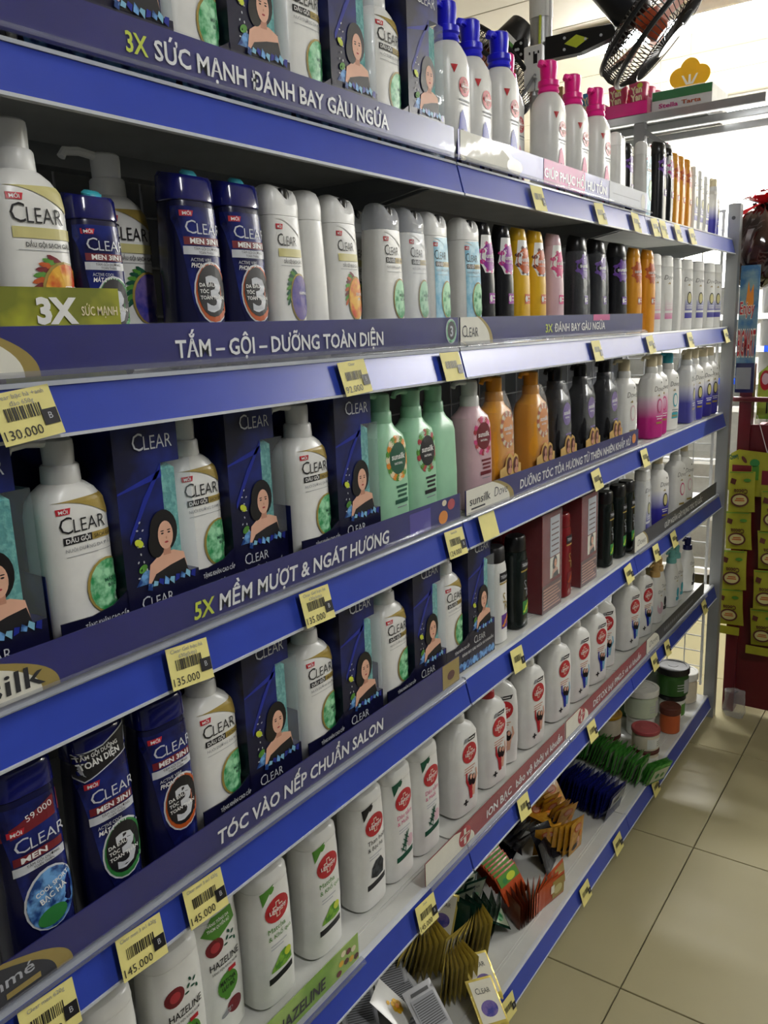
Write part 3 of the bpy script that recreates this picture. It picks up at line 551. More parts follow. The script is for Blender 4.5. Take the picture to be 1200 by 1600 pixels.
def hazel(key, top):
    L = Lab(wrap(R10), (1.1, -.010, 1, .022))
    if top: L.poly([(-.020, .150), (-.006, .172), (.026, .172), (.03, .150), (.0, .135)], 'leaf', 1); L.text('NÂNG TÔNG DA', .004, .160, .0045, 'white', 2, al='C', w=.034, bold=.02); L.text('THƠM QUYẾN RŨ', .004, .152, .0045, 'white', 2, al='C', w=.034, bold=.02)
    L.ell(-.004, .126, .013, .013, 'wine', 1); L.ell(-.004, .126, .007, .007, 'lip_red', 2)
    for q in range(6): L.ell(.012+q*.003, .12+(q*7 % 5)*.004, .0035, .0016, 'dgreen', 1, rot=q, n=8)
    L.text('HAZELINE', -.014, .094, .0105, 'ink', 2, w=.046, bold=.01); L.text('SÁNG MỊN RẠNG NGỜI', -.012, .0865, .0038, 'ink', 2, w=.04)
    L.ell(.010, .060, .0165, .019, 'leaf', 1); L.ell(.008, .045, .006, .008, 'leaf', 1)
    L.text('MATCHA', .010, .063, .0068, 'ink', 2, al='C', w=.025, bold=.02); L.text('LỰU ĐỎ', .010, .0535, .0062, 'ink', 2, al='C', w=.021, bold=.02); L.rect(.012, .077, .024, .083, 'red', 3, 2, 1)
    L.ell(.018, .022, .012, .012, 'wine', 1); L.ell(.005, .018, .010, .004, 'grey', 1, rot=.4)
    cap = MB().loft([(.1885, .0385, .029, 2.9), (.1895, .0388, .0293, 2.9), (.202, .0375, .0285, 2.8), (.2075, .033, .025, 2.6), (.209, .026, .019, 2.5)], 'pwhite', 56)
    kind(key, 'body_wash_bottle', 'bottle', [('body', MB().loft(R10, 'pwhite', 56).build('body', 35), [('label_print', L.build('label_print'))]), ('cap', cap.build('cap', 40))], .083, .062)
hazel('hazel', False); hazel('hazel_top', True)
# --- tapered body wash pump
R11 = [(0, .026, .019, 2.5), (.003, .030, .022, 2.5), (.05, .032, .0235, 2.4), (.11, .027, .021, 2.3), (.14, .019, .017, 2.1), (.15, .0145, .0145, 2)]
def dwash(key, capm, pic):
    L = Lab(wrap(R11)); dove(L, .005, .098, .011)
    if pic == 'spink': L.ell(.002, .05, .016, .02, 'spink', 0); L.ell(-.004, .06, .006, .010, 'pwhite', 1)
    else: L.ell(.010, .05, .008, .016, pic, 0); L.rect(.0, .022, .022, .034, pic, 0, 4, 1)
    h = MB().loft([(.149, .0155, .0155, 2), (.152, .0165, .0165, 2), (.166, .0155, .0155, 2), (.168, .011, .011, 2)], capm, 20); h.loft([(.167, .0105, .0105, 2), (.19, .0118, .0118, 2), (.194, .009, .009, 2)], capm, 20); h.tube([(-.006, 0, .187), (-.02, 0, .188), (-.028, 0, .183)], .004, capm, 8)
    kind(key, 'body_wash_bottle', 'bottle', [('body', MB().loft(R11, 'pwhite', 52).build('body', 40), [('label_print', L.build('label_print'))]), ('pump', h.build('pump', 40))], .064, .047)
M('capbeige', '#c9a468', .35); M('capteal', '#6fb1ac', .35)
dwash('wash_beige', 'capbeige', 'spink'); dwash('wash_beige2', 'capbeige', 'ink'); dwash('wash_teal', 'capteal', 'teal'); dwash('wash_dark', 'navy', 'ink')
# --- navy gift set carton (bottle bay on the left, towel window on the right)
def giftset():
    D = .0375; b = MB(); n = 'nightblue'
    b.box(-.012, .046, -D, D, 0, .238, n); b.box(.046, .086, -D, D, 0, .066, n); b.box(.046, .072, -D, D, .192, .238, n); b.box(-.091, -.012, .031, D, 0, .232, n)
    b.box(-.091, -.012, -D, D, 0, .001, n); b.box(-.091, -.0905, -.02, D, 0, .1, n); b.box(.046, .070, D-.003, D, .066, .192, n)
    tr = MB(); tr.prism([(-.091, .0), (-.012, .0), (-.012, .066), (-.03, .056), (-.055, .052), (-.091, .054)], 'y', -D, -D+.0015, 'navyd')
    tw = MB(); tw.box(.0475, .0675, -D+.004, D-.005, .0665, .190, 'towel', ch=.006)
    wf = MB(); v = [(.046, -D-.0002, .066), (.0862, -D-.0002, .066), (.0862, -D-.0002, .192), (.046, -D-.0002, .192), (.0862, D-.004, .066), (.0862, D-.004, .192)]
    wf.add(v, [(0, 1, 2, 3), (1, 4, 5, 2)], 'film')
    L = Lab(flat(-D))
    L.poly([(-.012, .168), (.046, .185), (.046, .177), (-.012, .166)], 'mblue', 0); L.poly([(-.002, .12), (.02, .158), (.046, .192), (.046, .186), (.022, .150), (-.002, .112)], 'mblue', 0)
    L.clear(.012, .208, .0155, 'silver', 2, sx=.84)
    L.poly([(.0, .066), (.012, .082), (.046, .074), (.046, .066)], 'icelow', 0)
    L.rect(-.012, .0, .086, .066, 'navyd', 1, 4, 2); L.lady(.043, .064, .078)
    for q in range(12): L.ell(.004+(q*31 % 30)*.001, .075+(q*17 % 60)*.001, .0016, .001, 'lgrey', 3, rot=q, n=6)
    L.ell(.008, .112, .006, .004, 'lime', 3, rot=-.6); L.ell(.010, .084, .006, .004, 'leaf', 3, rot=.5)
    for q in range(9): L.poly([(.012+q*.0075, .060+(q*7 % 5)*.0012), (.018+q*.0075, .058+(q*3 % 4)*.0012), (.0195+q*.0075, .065+(q % 3)*.001), (.014+q*.0075, .067+(q*5 % 4)*.001)], ('icelow', 'sky', 'mblue')[q % 3], 8)
    L.clear(.004, .0395, .012, 'silver', 4, sx=.9); L.text('ĐÁNH BAY GÀU NGỨA VÀ VI KHUẨN', -.040, .0285, .0052, 'silver', 4, w=.118, bold=.02)
    for q in range(14): L.ell(-.08+q*.012, .010, .007, .008, 'icelow', 3, n=8)
    L.text('TẶNG KHĂN CAO CẤP', -.066, .0415, .005, 'silver', 5, w=.052, bold=.02)
    return [('carton', b.build('carton'), [('front_print', L.build('front_print'))]), ('bottle_tray', tr.build('bottle_tray')), ('towel', tw.build('towel')), ('window_film', wf.build('window_film'))]
kind('giftset', 'gift_box', 'box', giftset(), .177, .075)
# --- crumpled clear wrap sized for a bottle
def wrapfilm(a, b_, h, seed, flare=.012):
    rnd = random.Random(seed); rings = []
    for k in range(9):
        t = k/8; fl_ = flare*(1-t)**3; n = 2.6
        rings.append((h*t+.001, (a+fl_)*(1 if t < .8 else 1-(t-.8)*2.2), (b_+fl_*.25)*(1 if t < .8 else 1-(t-.8)*2), n, 0, fl_*.7+rnd.uniform(-.001, .001), 0))
    mb = MB().loft(rings, 'film', 26, cap=(0, 1))
    mb.v = [(x+rnd.uniform(-.0012, .0012), y+rnd.uniform(-.0012, .0012), z) for x, y, z in mb.v]
    return mb.build('film_wrap', 25)

M('cardtan', '#c9a45c', .5, var=.1)
b = MB().prism([(-.043, 0), (.043, 0), (.043, .062), (.034, .064), (.030, .078), (.018, .084), (.010, .076), (.006, .082), (-.006, .086), (-.016, .078), (-.022, .064), (-.043, .060)], 'y', -.0345, -.0335, 'cardtan')
L = Lab(flat(-.0345))
for a, z_ in ((-.006, .066), (.020, .064)): L.ell(a, z_-.003, .0105, .0165, 'brown', 1); L.ell(a+.001, z_-.012, .008, .006, 'skind', 2); L.ell(a+.002, z_+.001, .0048, .0072, 'skind', 3); L.ell(a+.002, z_-.0025, .0018, .0009, 'lip_red', 4, n=8)
PROMO = [('promo_card', b.build('promo_card'), [('card_print', L.build('card_print'))])]

# ================================================================== STOCK ON THE SHELVES
ORD = ['first', 'second', 'third', 'fourth', 'fifth', 'sixth', 'seventh', 'eighth', 'ninth', 'tenth', 'eleventh', 'twelfth', 'thirteenth', 'fourteenth', 'fifteenth', 'sixteenth', 'seventeenth', 'eighteenth', 'nineteenth', 'twentieth', 'twenty-first', 'twenty-second', 'twenty-third', 'twenty-fourth', 'twenty-fifth', 'twenty-sixth', 'twenty-seventh', 'twenty-eighth', 'twenty-ninth', 'thirtieth', 'thirty-first', 'thirty-second', 'thirty-third', 'thirty-fourth']
DESC = {'cpump_green': 'white pump bottle with green oval', 'cpump_orange': 'white pump bottle with orange oval', 'cpump_lav': 'white pump bottle with lavender oval', 'cflip_green': 'white flip-top bottle with green oval', 'cflip_orange': 'white flip-top bottle with orange oval', 'cflip_lav': 'white flip-top bottle with lavender oval', 'cflip_blue': 'white flip-top bottle with light blue label', 'cflip_plain': 'plain white flip-top bottle turned sideways',
        'men_a': 'navy bottle with orange-ringed 3', 'men_small': 'small navy bottle with teal button', 'men_sport': 'large navy bottle with 59.000 flash', 'men_tall': 'large navy bottle with black shield sticker', 'men_a_d': 'large dark navy bottle with orange-ringed 3', 'sun_black': 'slim black bottle with purple badge', 'sun_yellow': 'slim yellow bottle with orange badge', 'sun_pink': 'slim pale pink bottle', 'sun_blackbig': 'broad black bottle', 'sun_orange': 'slim orange bottle',
        'spump_green': 'mint green pump bottle with flower ring', 'spump_green2': 'mint green pump bottle with black badge', 'spump_plain': 'plain mint green pump bottle', 'spump_pink': 'dusty pink pump bottle with rose ring', 'spump_yellow': 'yellow pump bottle in clear wrap', 'spump_black': 'black pump bottle in clear wrap', 'dflip_pink': 'white flip bottle with pink label', 'dflip_blue': 'white flip bottle with violet-blue label', 'dpump_pink': 'pink-to-white pump bottle', 'dpump_blue': 'blue-to-white pump bottle', 'dpump_teal': 'white bottle with teal pump', 'dpump_white': 'white pump bottle with black script', 'dpump_light': 'white pump bottle with pale pink print',
        'tres_black': 'black salon bottle with green print', 'tres_red': 'dark red salon bottle', 'tres_white': 'white salon bottle with black cap', 'tres_box': 'dark red gift carton in clear film', 'life_blue': 'white bottle with bright blue pump', 'life_pink': 'white bottle with hot pink pump', 'slab_red': 'white slab bottle with red-dressed figures', 'slab_redcap': 'white slab bottle with red cap', 'slab_blue': 'white slab bottle with blue-dressed figures', 'oval_matcha': 'white oval bottle with matcha powder picture', 'oval_coal': 'white oval bottle with charcoal picture', 'oval_aloe': 'white oval bottle with green sprig',
        'hazel': 'white bottle with pomegranate and green drop', 'hazel_top': 'white pomegranate bottle with green top flash', 'wash_beige': 'white bottle with beige pump, pink flower', 'wash_beige2': 'white bottle with beige pump, black print', 'wash_teal': 'white bottle with teal cap', 'wash_dark': 'white bottle with dark navy cap', 'giftset': 'navy gift carton with towel window'}
def stock(t, items):
    """items (kind, x of the right edge, y of the front, turn in degrees, film)"""
    rows = []
    for it in items:
        k, xr, yf = it[:3]; rz = radians(it[3] if len(it) > 3 else 0); wrapd = it[4] if len(it) > 4 else 0
        kd = K[k]; w, d = kd['w'], kd['d']; ww = abs(w*cos(rz))+abs(d*sin(rz)); dd = abs(d*cos(rz))+abs(w*sin(rz))
        if abs(rz) < .5: ww, dd = w, d
        if len(it) < 4 and t and xr > .1 and kd['cat'] == 'bottle' and not k.startswith('tres'): rz = -radians(4+10*min(xr, 1.6))
        sc = it[5] if len(it) > 5 else 1; rows.append((xr-ww*sc/2, yf+dd*sc/2, k, rz, wrapd, sc))
    rows.sort()
    for i, (x, y, k, rz, wd, sc) in enumerate(rows):
        kd = K[k]; n = 'item' if t else 'item'
        lab = '%s, %s item from left on %s shelf' % (DESC[k], ORD[i], SHN[t])
        r = thing(kd['name'], lab, kd['cat'], (x, y, SH[t]+.0012), (0, 0, rz), '%s on the %s shelf' % ({'box': 'cartons'}.get(kd['cat'], 'bottles'), SHN[t]))
        stamp(kd['parts'], r); r.scale = (sc, sc, sc)
        if wd and k in ('spump_yellow', 'spump_black'): stamp(PROMO, r)
        if wd: ob('film_wrap', wrapfilm(kd['w']/2+.0025, kd['d']/2+.0025, wd, i+31*t), r)
def sets(t, lst):
    out = []
    for xr, yf in lst: out += [('giftset', xr, yf), ('cpump_green', xr-.1015, yf+.0055)]
    return out
stock(0, sets(0, [(-.536, .03), (-.358, .03), (-.180, .03), (-.002, .03)])+[('life_blue', .098, .03), ('life_blue', .193, .04), ('life_blue', .278, .03), ('life_pink', .392, .075), ('life_pink', .487, .03), ('life_pink', .607, .03), ('life_pink', .736, .03),
    ('cflip_plain', .825, .03, 0, 0, .82), ('sun_blackbig', .884, .03, 0, 0, .74), ('cflip_blue', 1.014, .03, 0, 0, .86), ('sun_blackbig', 1.149, .03, 0, 0, .93), ('sun_black', 1.206, .03, 0, 0, .93), ('sun_orange', 1.262, .03, 0, 0, .91), ('sun_orange', 1.318, .03, 0, 0, .91), ('sun_orange', 1.382, .03, 0, 0, .91), ('dflip_blue', 1.448, .03, 0, 0, .88), ('dflip_blue', 1.511, .03, 0, 0, .86), ('dflip_blue', 1.574, .03, 0, 0, .82), ('dpump_blue', 1.702, .03, 0, 0, .78)])
stock(1, [('cpump_orange', -.680, .03), ('men_small', -.620, .03), ('cpump_lav', -.532, .092), ('men_a', -.485, .03), ('men_a', -.413, .03), ('cflip_lav', -.345, .03), ('cflip_plain', -.297, .032, 90), ('cflip_orange', -.228, .03), ('cflip_lav', -.13, .082), ('cflip_green', -.120, .03), ('cflip_green', -.053, .03, 0, .20), ('cflip_blue', .015, .03), ('cflip_blue', .118, .03),
    ('sun_black', .172, .03), ('sun_black', .246, .03), ('sun_yellow', .314, .03), ('sun_yellow', .387, .03), ('sun_pink', .474, .03), ('sun_blackbig', .614, .03, 0, .2), ('sun_blackbig', .727, .03, 0, .2), ('sun_blackbig', .861, .03), ('sun_orange', .966, .03), ('sun_orange', 1.058, .025), ('dflip_pink', 1.121, .03), ('dflip_pink', 1.228, .03), ('dflip_pink', 1.338, .03, 80), ('dflip_blue', 1.425, .03), ('dflip_blue', 1.55, .03), ('dflip_blue', 1.681, .03), ('dflip_blue', 1.764, .03)])
stock(2, sets(2, [(-.757, .03), (-.566, .03), (-.387, .055), (-.209, .03)])+[('spump_green', -.122, .03), ('spump_green2', -.038, .03), ('spump_plain', .046, .04), ('spump_pink', .152, .03), ('spump_yellow', .246, .03, 0, .2), ('spump_yellow', .405, .03, 0, .2), ('spump_black', .524, .03, 0, .2), ('spump_black', .665, .03, 0, .2), ('spump_black', .815, .03, 0, .2), ('dpump_light', .945, .03), ('dpump_pink', 1.137, .02), ('dpump_pink', 1.213, .03), ('dpump_teal', 1.32, .03), ('dpump_blue', 1.515, .03, 0, .2), ('dpump_blue', 1.594, .03), ('dpump_blue', 1.705, .03), ('dpump_blue', 1.785, .03)])
stock(3, [('men_sport', -.762, .03), ('men_tall', -.676, .03), ('men_a_d', -.593, .03)]+sets(3, [(-.414, .03), (-.221, .03), (-.03, .03), (.149, .03)])+[('tres_white', .216, .03), ('tres_black', .309, .03), ('tres_red', .37, .09), ('tres_box', .462, .03), ('tres_red', .538, .03), ('tres_box', .676, .03), ('tres_black', .81, .03), ('tres_black', .905, .03), ('tres_black', .971, .03), ('dflip_blue', 1.10, .03, 0, .19), ('dpump_blue', 1.258, .03), ('dpump_white', 1.435, .03), ('dpump_light', 1.52, .03)])
stock(4, [('hazel', -.684, .06), ('hazel', -.583, .06), ('hazel_top', -.497, .08), ('oval_matcha', -.412, .06), ('oval_matcha', -.299, .06), ('oval_coal', -.176, .06), ('oval_aloe', -.090, .06), ('oval_aloe', -.0, .06), ('slab_red', .142, .06), ('slab_redcap', .267, .06), ('slab_red', .359, .06, -35), ('slab_red', .459, .06), ('slab_blue', .609, .06), ('slab_blue', .734, .06), ('slab_blue', .854, .06), ('slab_blue', .969, .06, -30), ('slab_blue', 1.125, .06), ('slab_blue', 1.245, .06), ('wash_beige', 1.363, .06), ('wash_beige2', 1.430, .07), ('wash_teal', 1.538, .06), ('wash_teal', 1.604, .065), ('wash_dark', 1.728, .06)])
#__PART2__
# ================================================================== SIGN STRIPS
def sign(t, x0, x1, bg, label, draw, z0=.052, z1=.0958, zoff=0):
    r = thing('sign_strip', label, 'sign', (x0, 0, TB[t]+zoff), group='printed strips clipped above the price rails'); w = x1-x0
    p = ob('print_panel', MB().box(0, w, .0125, .0133, z0, z1, bg).build('print_panel'), r)
    L = Lab(flat(.0125)); draw(L, x0)
    if L.v: ob('lettering', L.build('lettering'), p)
    h = MB(); pr_ = [(.0102, z1+.001), (.0100, .060), (.0085, .057)]; v = []; n = len(pr_)
    for a in (0, w): v += [(a, y, z) for y, z in pr_]
    h.add(v, [(i, i+1, n+i+1, n+i) for i in range(n-1)], 'acrylic'); ob('clear_sleeve', h.build('clear_sleeve'), r)
    h = MB(); pr_ = [(.0085, .0572), (.003, .0555), (-.0018, .0515), (-.002, .0492), (.004, .0478)]; v = []; n = len(pr_)
    for a in (0, w): v += [(a, y, z) for y, z in pr_]
    h.add(v, [(i, i+1, n+i+1, n+i) for i in range(n-1)], 'lip'); ob('clear_lip', h.build('clear_lip', 60), r)
def patch(L, X, a, b, m, gold=True, right=True):
    """white brand patch with a curved gold end between world x a and b"""
    n = 10; z0, z1 = .052, .0958
    for k, (mm, e) in enumerate((('gold', .0), (m, -.012*(b-a)/.12))):
        if not gold and k == 0: continue
        pts = [(a-X, z0), (b-X+e, z0)]+[(b-X+e-(b-a)*.38*(i/n)**2.4, z0+(z1-z0)*i/n) for i in range(1, n+1)]+[(a-X, z1)]
        L.poly(pts, mm, k)
def tx(L, X, s, a, b, m='white', z=.0605, h=.0185, bold=.02, sh=0): L.text(s, a-X, z, h, m, 3, w=b-a, bold=bold, sh=sh)
def s1(L, X): tx(L, X, '3X', -.616, -.590, 'lime', .064); tx(L, X, 'SỨC MẠNH ĐÁNH BAY GÀU NGỨA', -.582, -.183, z=.064)
sign(0, -.98, -.006, 'signnavy', 'dark navy strip reading 3X SỨC MẠNH on the top shelf', s1)
def s2(L, X):
    patch(L, X, .012, .22, 'paper'); L.ell(.20-X, .066, .03, .012, 'gold', 2); L.rect(.32-X, .052, .52-X, .0958, 'mag', 1); tx(L, X, 'GIÚP PHỤC HỒI HƯ TỔN', .321, .640, z=.064, h=.017)
    L.rect(.66-X, .052, .905-X, .0958, 'lgrey', 1); L.rect(.68-X, .072, .86-X, .074, 'grey', 2); L.ell(.885-X, .073, .014, .018, 'paper', 2)
sign(0, .006, .918, 'signpurple', 'purple strip reading GIÚP PHỤC HỒI HƯ TỔN, top shelf middle bay', s2)
def s3(L, X):
    patch(L, X, -.9, -.745, 'paper'); tx(L, X, 'TẮM – GỘI – DƯỠNG TOÀN DIỆN', -.589, -.214)
    L.ell(-.026-X, .0745, .017, .0195, 'silver', 1); L.ell(-.026-X, .0745, .0155, .018, 'clgreen', 2); L.ell(-.026-X, .0755, .0125, .0145, 'ink', 3); L.text('3', -.026-X, .067, .016, 'silver', 4, al='C', bold=.03)
sign(1, -.98, -.003, 'signnavy', 'navy strip reading TẮM – GỘI – DƯỠNG on second shelf', s3)
def s4(L, X):
    patch(L, X, .003, .115, 'paper'); L.clear(.008-X, .064, .016, 'ink', 3); tx(L, X, '3X', .331, .364, 'lime', .064, .016); tx(L, X, 'ĐÁNH BAY GÀU NGỨA', .373, .650, z=.064, h=.016); L.rect(.58-X, .083, .68-X, .0958, 'mag', 1)
sign(1, .002, .911, 'signnavy', 'navy strip reading 3X ĐÁNH BAY GÀU NGỨA, second shelf middle bay', s4)
def s5(L, X):
    patch(L, X, -.95, -.765, 'paper'); L.text('sunsilk', -.895-X, .060, .021, 'ink', 3, w=.115, bold=.01); tx(L, X, '5X', -.597, -.567, 'lime', .061, .020, sh=.12); tx(L, X, 'MỀM MƯỢT & NGÁT HƯƠNG', -.559, -.219, z=.061, h=.0195, sh=.12)
    L.ell(-.062-X, .066, .014, .011, 'orange', 1); L.ell(-.036-X, .083, .012, .009, 'lip_red', 1); L.ell(-.058-X, .089, .007, .005, 'cream', 1); L.rect(-.16-X, .054, -.1-X, .09, 'signpurple', 0)
sign(2, -.98, -.006, 'signnavy', 'navy strip reading 5X MỀM MƯỢT & NGÁT HƯƠNG on the third shelf', s5)
def s6(L, X):
    patch(L, X, .014, .195, 'paper'); L.text('sunsilk', .025-X, .067, .016, 'ink', 3, w=.075, bold=.0); L.text('Dove', .115-X, .067, .018, 'navy', 3, w=.05, bold=-.015, sh=.2); L.rect(.03-X, .059, .08-X, .062, 'ink', 3)
    tx(L, X, 'DƯỠNG TÓC TỎA HƯƠNG TỪ THIÊN NHIÊN KHẮP XỨ', .219, .845, z=.063, h=.0175, sh=.1); L.ell(.872-X, .075, .014, .012, 'orange', 1)
sign(2, .012, .904, 'signnavy', 'dark strip reading DƯỠNG TÓC TỎA HƯƠNG, third shelf middle bay', s6)
def s7(L, X):
    patch(L, X, -.97, -.790, 'signdark'); L.text('TRESemmé', -.945-X, .070, .013, 'lgrey', 3, w=.115, bold=.01); L.rect(-.86-X, .058, -.825-X, .064, 'gold', 3); tx(L, X, 'TÓC VÀO NẾP CHUẨN SALON', -.593, -.252, z=.062, h=.0185, sh=.1)
    L.rect(-.075-X, .052, -.02-X, .0958, 'gold', 1); L.ell(-.048-X, .072, .012, .008, 'brown', 2)
sign(3, -.98, -.018, 'signnavy', 'navy strip reading TÓC VÀO NẾP CHUẨN SALON on the fourth shelf', s7)
def s8(L, X):
    patch(L, X, .905, 1.02, 'paper'); L.text('Dove', .925-X, .065, .018, 'ink', 3, w=.065, bold=-.015, sh=.2); tx(L, X, 'GIÚP NGĂN GÃY RỤNG TÓC TỪ GỐC', 1.162, 1.572, z=.063, h=.0165); L.rect(1.05-X, .052, 1.15-X, .0958, 'signdark', 1)
sign(3, .904, 1.76, 'signdark', 'dark strip reading GIÚP NGĂN GÃY, fourth shelf, far bay', s8)
def s9(L, X):
    tx(L, X, 'SỮA TẮM SON HAZELINE'[8:], -.575, -.418, 'ink', .062, .0185, sh=.1)
    for q in range(8): L.ell(-.385-X+q*.006, .060+(q*13 % 30)*.001, .006, .005, ('wine', 'yellow', 'cream', 'brown')[q % 4], 1, n=8)
sign(4, -.98, -.336, 'signgreen', 'green strip reading ON HAZELINE on the fifth shelf', s9)
def life(L, X, u):
    L.ell(u-X, .0735, .022, .0195, 'lred', 2); L.rect(u-X-.017, .071, u-X+.017, .077, 'paper', 3, 3, 1); L.rect(u-X-.004, .058, u-X+.004, .089, 'paper', 3, 2, 1); L.rect(u-X-.014, .0725, u-X+.014, .0755, 'lred', 4, 2, 1)
def s10(L, X): patch(L, X, -.145, .045, 'paper', False); life(L, X, -.01); tx(L, X, 'ION BẠC', .074, .18, z=.063, h=.017); tx(L, X, 'bảo vệ khỏi vi khuẩn', .20, .435, z=.063, h=.017)
sign(4, -.145, .452, 'signred', 'white and red strip reading ION BẠC bảo vệ khỏi vi khuẩn', s10, zoff=.0)
def s11(L, X): patch(L, X, .458, .610, 'paper', False); life(L, X, .55); tx(L, X, 'DETOX bụi PM2.5 và vi khuẩn', .625, .985, z=.063, h=.0165)
sign(4, .458, 1.033, 'signred', 'white and red strip reading DETOX bụi PM2.5 và vi khuẩn', s11)
def s12(L, X):
    patch(L, X, 1.037, 1.17, 'paper', False); L.text('Dove', 1.06-X, .066, .018, 'ink', 3, w=.075, bold=-.015, sh=.2)
    for q in range(16): L.rect(1.20-X+q*.02, .068, 1.214-X+q*.02, .078, 'grey', 3, 1, 1)
sign(4, 1.037, 1.66, 'signdark', 'dark strip with small grey lettering at far end of fifth shelf', s12)
# green leaning card behind the first strip of the second shelf
r = thing('shelf_card', 'olive green card reading 3X SỨC MẠNH in front of the orange oval bottle', 'card', (-.86, .0185, SH[1]+.0015))
c = ob('card', MB().box(0, .212, 0, .0012, 0, .083, 'signolive').build('card'), r)
L = Lab(flat(0)); L.rect(.0, .0, .085, .083, 'brown', 0); L.clear(.04, .062, .0125, 'lgrey', 2); L.text('3X', .122, .052, .022, 'white', 2, w=.042, bold=.05); L.text('SỨC MẠNH', .168, .058, .0085, 'cream', 2, w=.040, bold=.01); ob('lettering', L.build('lettering'), c)

# ================================================================== PRICE TAGS
def price(t, x, amount=None, name=None, rot=0, w=.058, blank=False, lab=None, dz=0):
    r = thing('price_tag', lab or 'yellow price tag', 'price tag', (x, -.0022, TB[t]+.022+dz), (-radians(15.6), radians(rot), 0), 'yellow price tags on the blue rails')
    p = ob('paper', MB().box(-w/2, w/2, 0, .0004, -.0235, .0215, 'tagy').build('paper'), r)
    if blank: return
    L = Lab(flat(0)); rnd = random.Random(int(x*1000)+t); u = -w*.34
    while u < w*.26:
        a = rnd.choice((.0007, .0011, .0016)); L.rect(u, -.004, u+a, .0075, 'ink', 1, 1, 1); u += a+rnd.choice((.0006, .001, .0014))
    L.rect(w*.22, -.0135, w*.48, .0005, 'ink', 2, 1, 1); L.text('B', w*.35, -.0085, .006, 'lgrey', 3, al='C')
    if name:
        for q, s_ in enumerate(name): L.text(s_, -w*.02, .0150-q*.0062, .0042, 'grey', 1, al='C', w=min(w*.8, len(s_)*.0028))
    if amount: L.text(amount, -w*.46, -.0195, .0088, 'ink', 1, w=w*.62)
    ob('lettering', L.build('lettering'), p)
TG = [(1, -.772, '130.000', ('Clear bạc hà +anh', 'đào 650g'), -6, 'yellow price tag reading 130.000 at left end of second rail'), (1, -.301, '92.000', ('Clear',), -3, 'yellow price tag reading 92.000 on the second rail'), (1, -.048, None, None, 0, 'yellow price tag beside the first joint of the second rail'),
      (2, -.62, '135.000', ('Clear Gel bạc hà', '630g(kẹp)'), 5, 'yellow price tag reading 135.000 nearest camera on third rail'), (2, -.403, '135.000', ('Clear Gel bạc hà', '630g(kẹp)'), 2, 'yellow price tag reading 135.000 above the fourth shelf women cartons'), (2, -.046, '124.000', ('Sunsilk',), 2, 'yellow price tag reading 124.000 on the third rail'),
      (3, -.629, '145.000', ('Clear men 3 in1 620g',), 3, 'yellow price tag reading 145.000, rightmost of three on fourth rail'), (3, -.72, '145.000', ('Clear men 3 in1 620g',), 4, 'yellow price tag reading 145.000, middle of three on fourth rail'), (3, -.829, '145.000', ('Clear men 620g',), 3, 'yellow price tag reading 145.000, leftmost of three on fourth rail'),
      (4, -.165, '145.000', ('Dove',), 4, 'yellow price tag reading 145.000 on the fifth rail by sachets')]
for t, x, a, n, rt, lb in TG: price(t, x, a, n, rt, lab=lb)
price(2, .068, blank=True, lab='blank yellow note on the third rail below the white brand patch', dz=.004)
for t, xs in ((0, (.268, .574, .801, .944, 1.011, 1.14, 1.275)), (1, (.571, .94, 1.3, 1.727)), (2, (.586, .923)), (3, (.183, .824, 1.219, 1.052)), (4, (.211, .589, 1.075, 1.198, 1.62)), (5, (.137, .564, .80, 1.135))):
    for i, x in enumerate(xs): price(t, x, None, ('',)*0, random.uniform(-5, 5), w=.05 if t < 5 else .055, lab='small yellow barcode tag, %s from the left on the %s rail' % (ORD[i], SHN[t]), dz=-.002 if t != 5 else -.004)

# ================================================================== JARS ON THE BASE SHELF
def jar(label, x, y, z, r, h, body, lid, band=None, lidh=.018, stripe=None):
    o = thing('cosmetic_jar', label, 'jar', (x, y, z), (0, 0, random.uniform(-.6, .2)), 'cream jars on the base shelf'); hb = h-lidh
    ob('body', MB().loft([(0, r*.9, r*.9, 2), (.003, r*.97, r*.97, 2), (hb*.8, r*.97, r*.97, 2), (hb, r*.9, r*.9, 2)], body, 28).build('body', 35), o)
    ob('lid', MB().loft([(hb, r*.98, r*.98, 2), (hb+.002, r*1.03, r*1.03, 2), (h-.003, r*1.03, r*1.03, 2), (h-.001, r*.98, r*.98, 2), (h-.001, r*.82, r*.82, 2), (h-.0025, r*.80, r*.80, 2), (h-.0025, r*.3, r*.3, 2), (h-.0015, r*.28, r*.28, 2)], lid, 28).build('lid', 35), o)
    if band:
        R = [(0, r*.97, r*.97, 2), (h, r*.97, r*.97, 2)]; L = Lab(wrap(R)); L.rect(-r*.9, hb*.16, r*.9, hb*.8, band, 0, 14, 1)
        if stripe: L.rect(r*.05, hb*.16, r*.75, hb*.8, stripe, 1, 6, 1)
        for q in range(3): L.rect(-r*.4, hb*.3+q*hb*.13, r*.05, hb*.34+q*hb*.13, 'lgrey' if band != 'pwhite' else 'grey', 1, 3, 1)
        ob('label_print', L.build('label_print'), o)
B = SH[5]+.0012
M('jorange', '#b5562c', .4); M('jlidy', '#b98a1e', .35); M('jlidp', '#a5484c', .35); M('jgreen', '#2f5a24', .35); M('jblack', '#15171a', .3); M('jmint', '#c3cdb5', .4); M('jcream', '#d6cbb4', .4)
jar('small cream jar under the pink-lidded jar', 1.205, .055, B, .040, .060, 'jcream', 'brown', 'pwhite', .012); jar('cream jar with dusty pink lid stacked in front', 1.205, .057, B+.0605, .043, .066, 'jcream', 'jlidp', 'pwhite', .014)
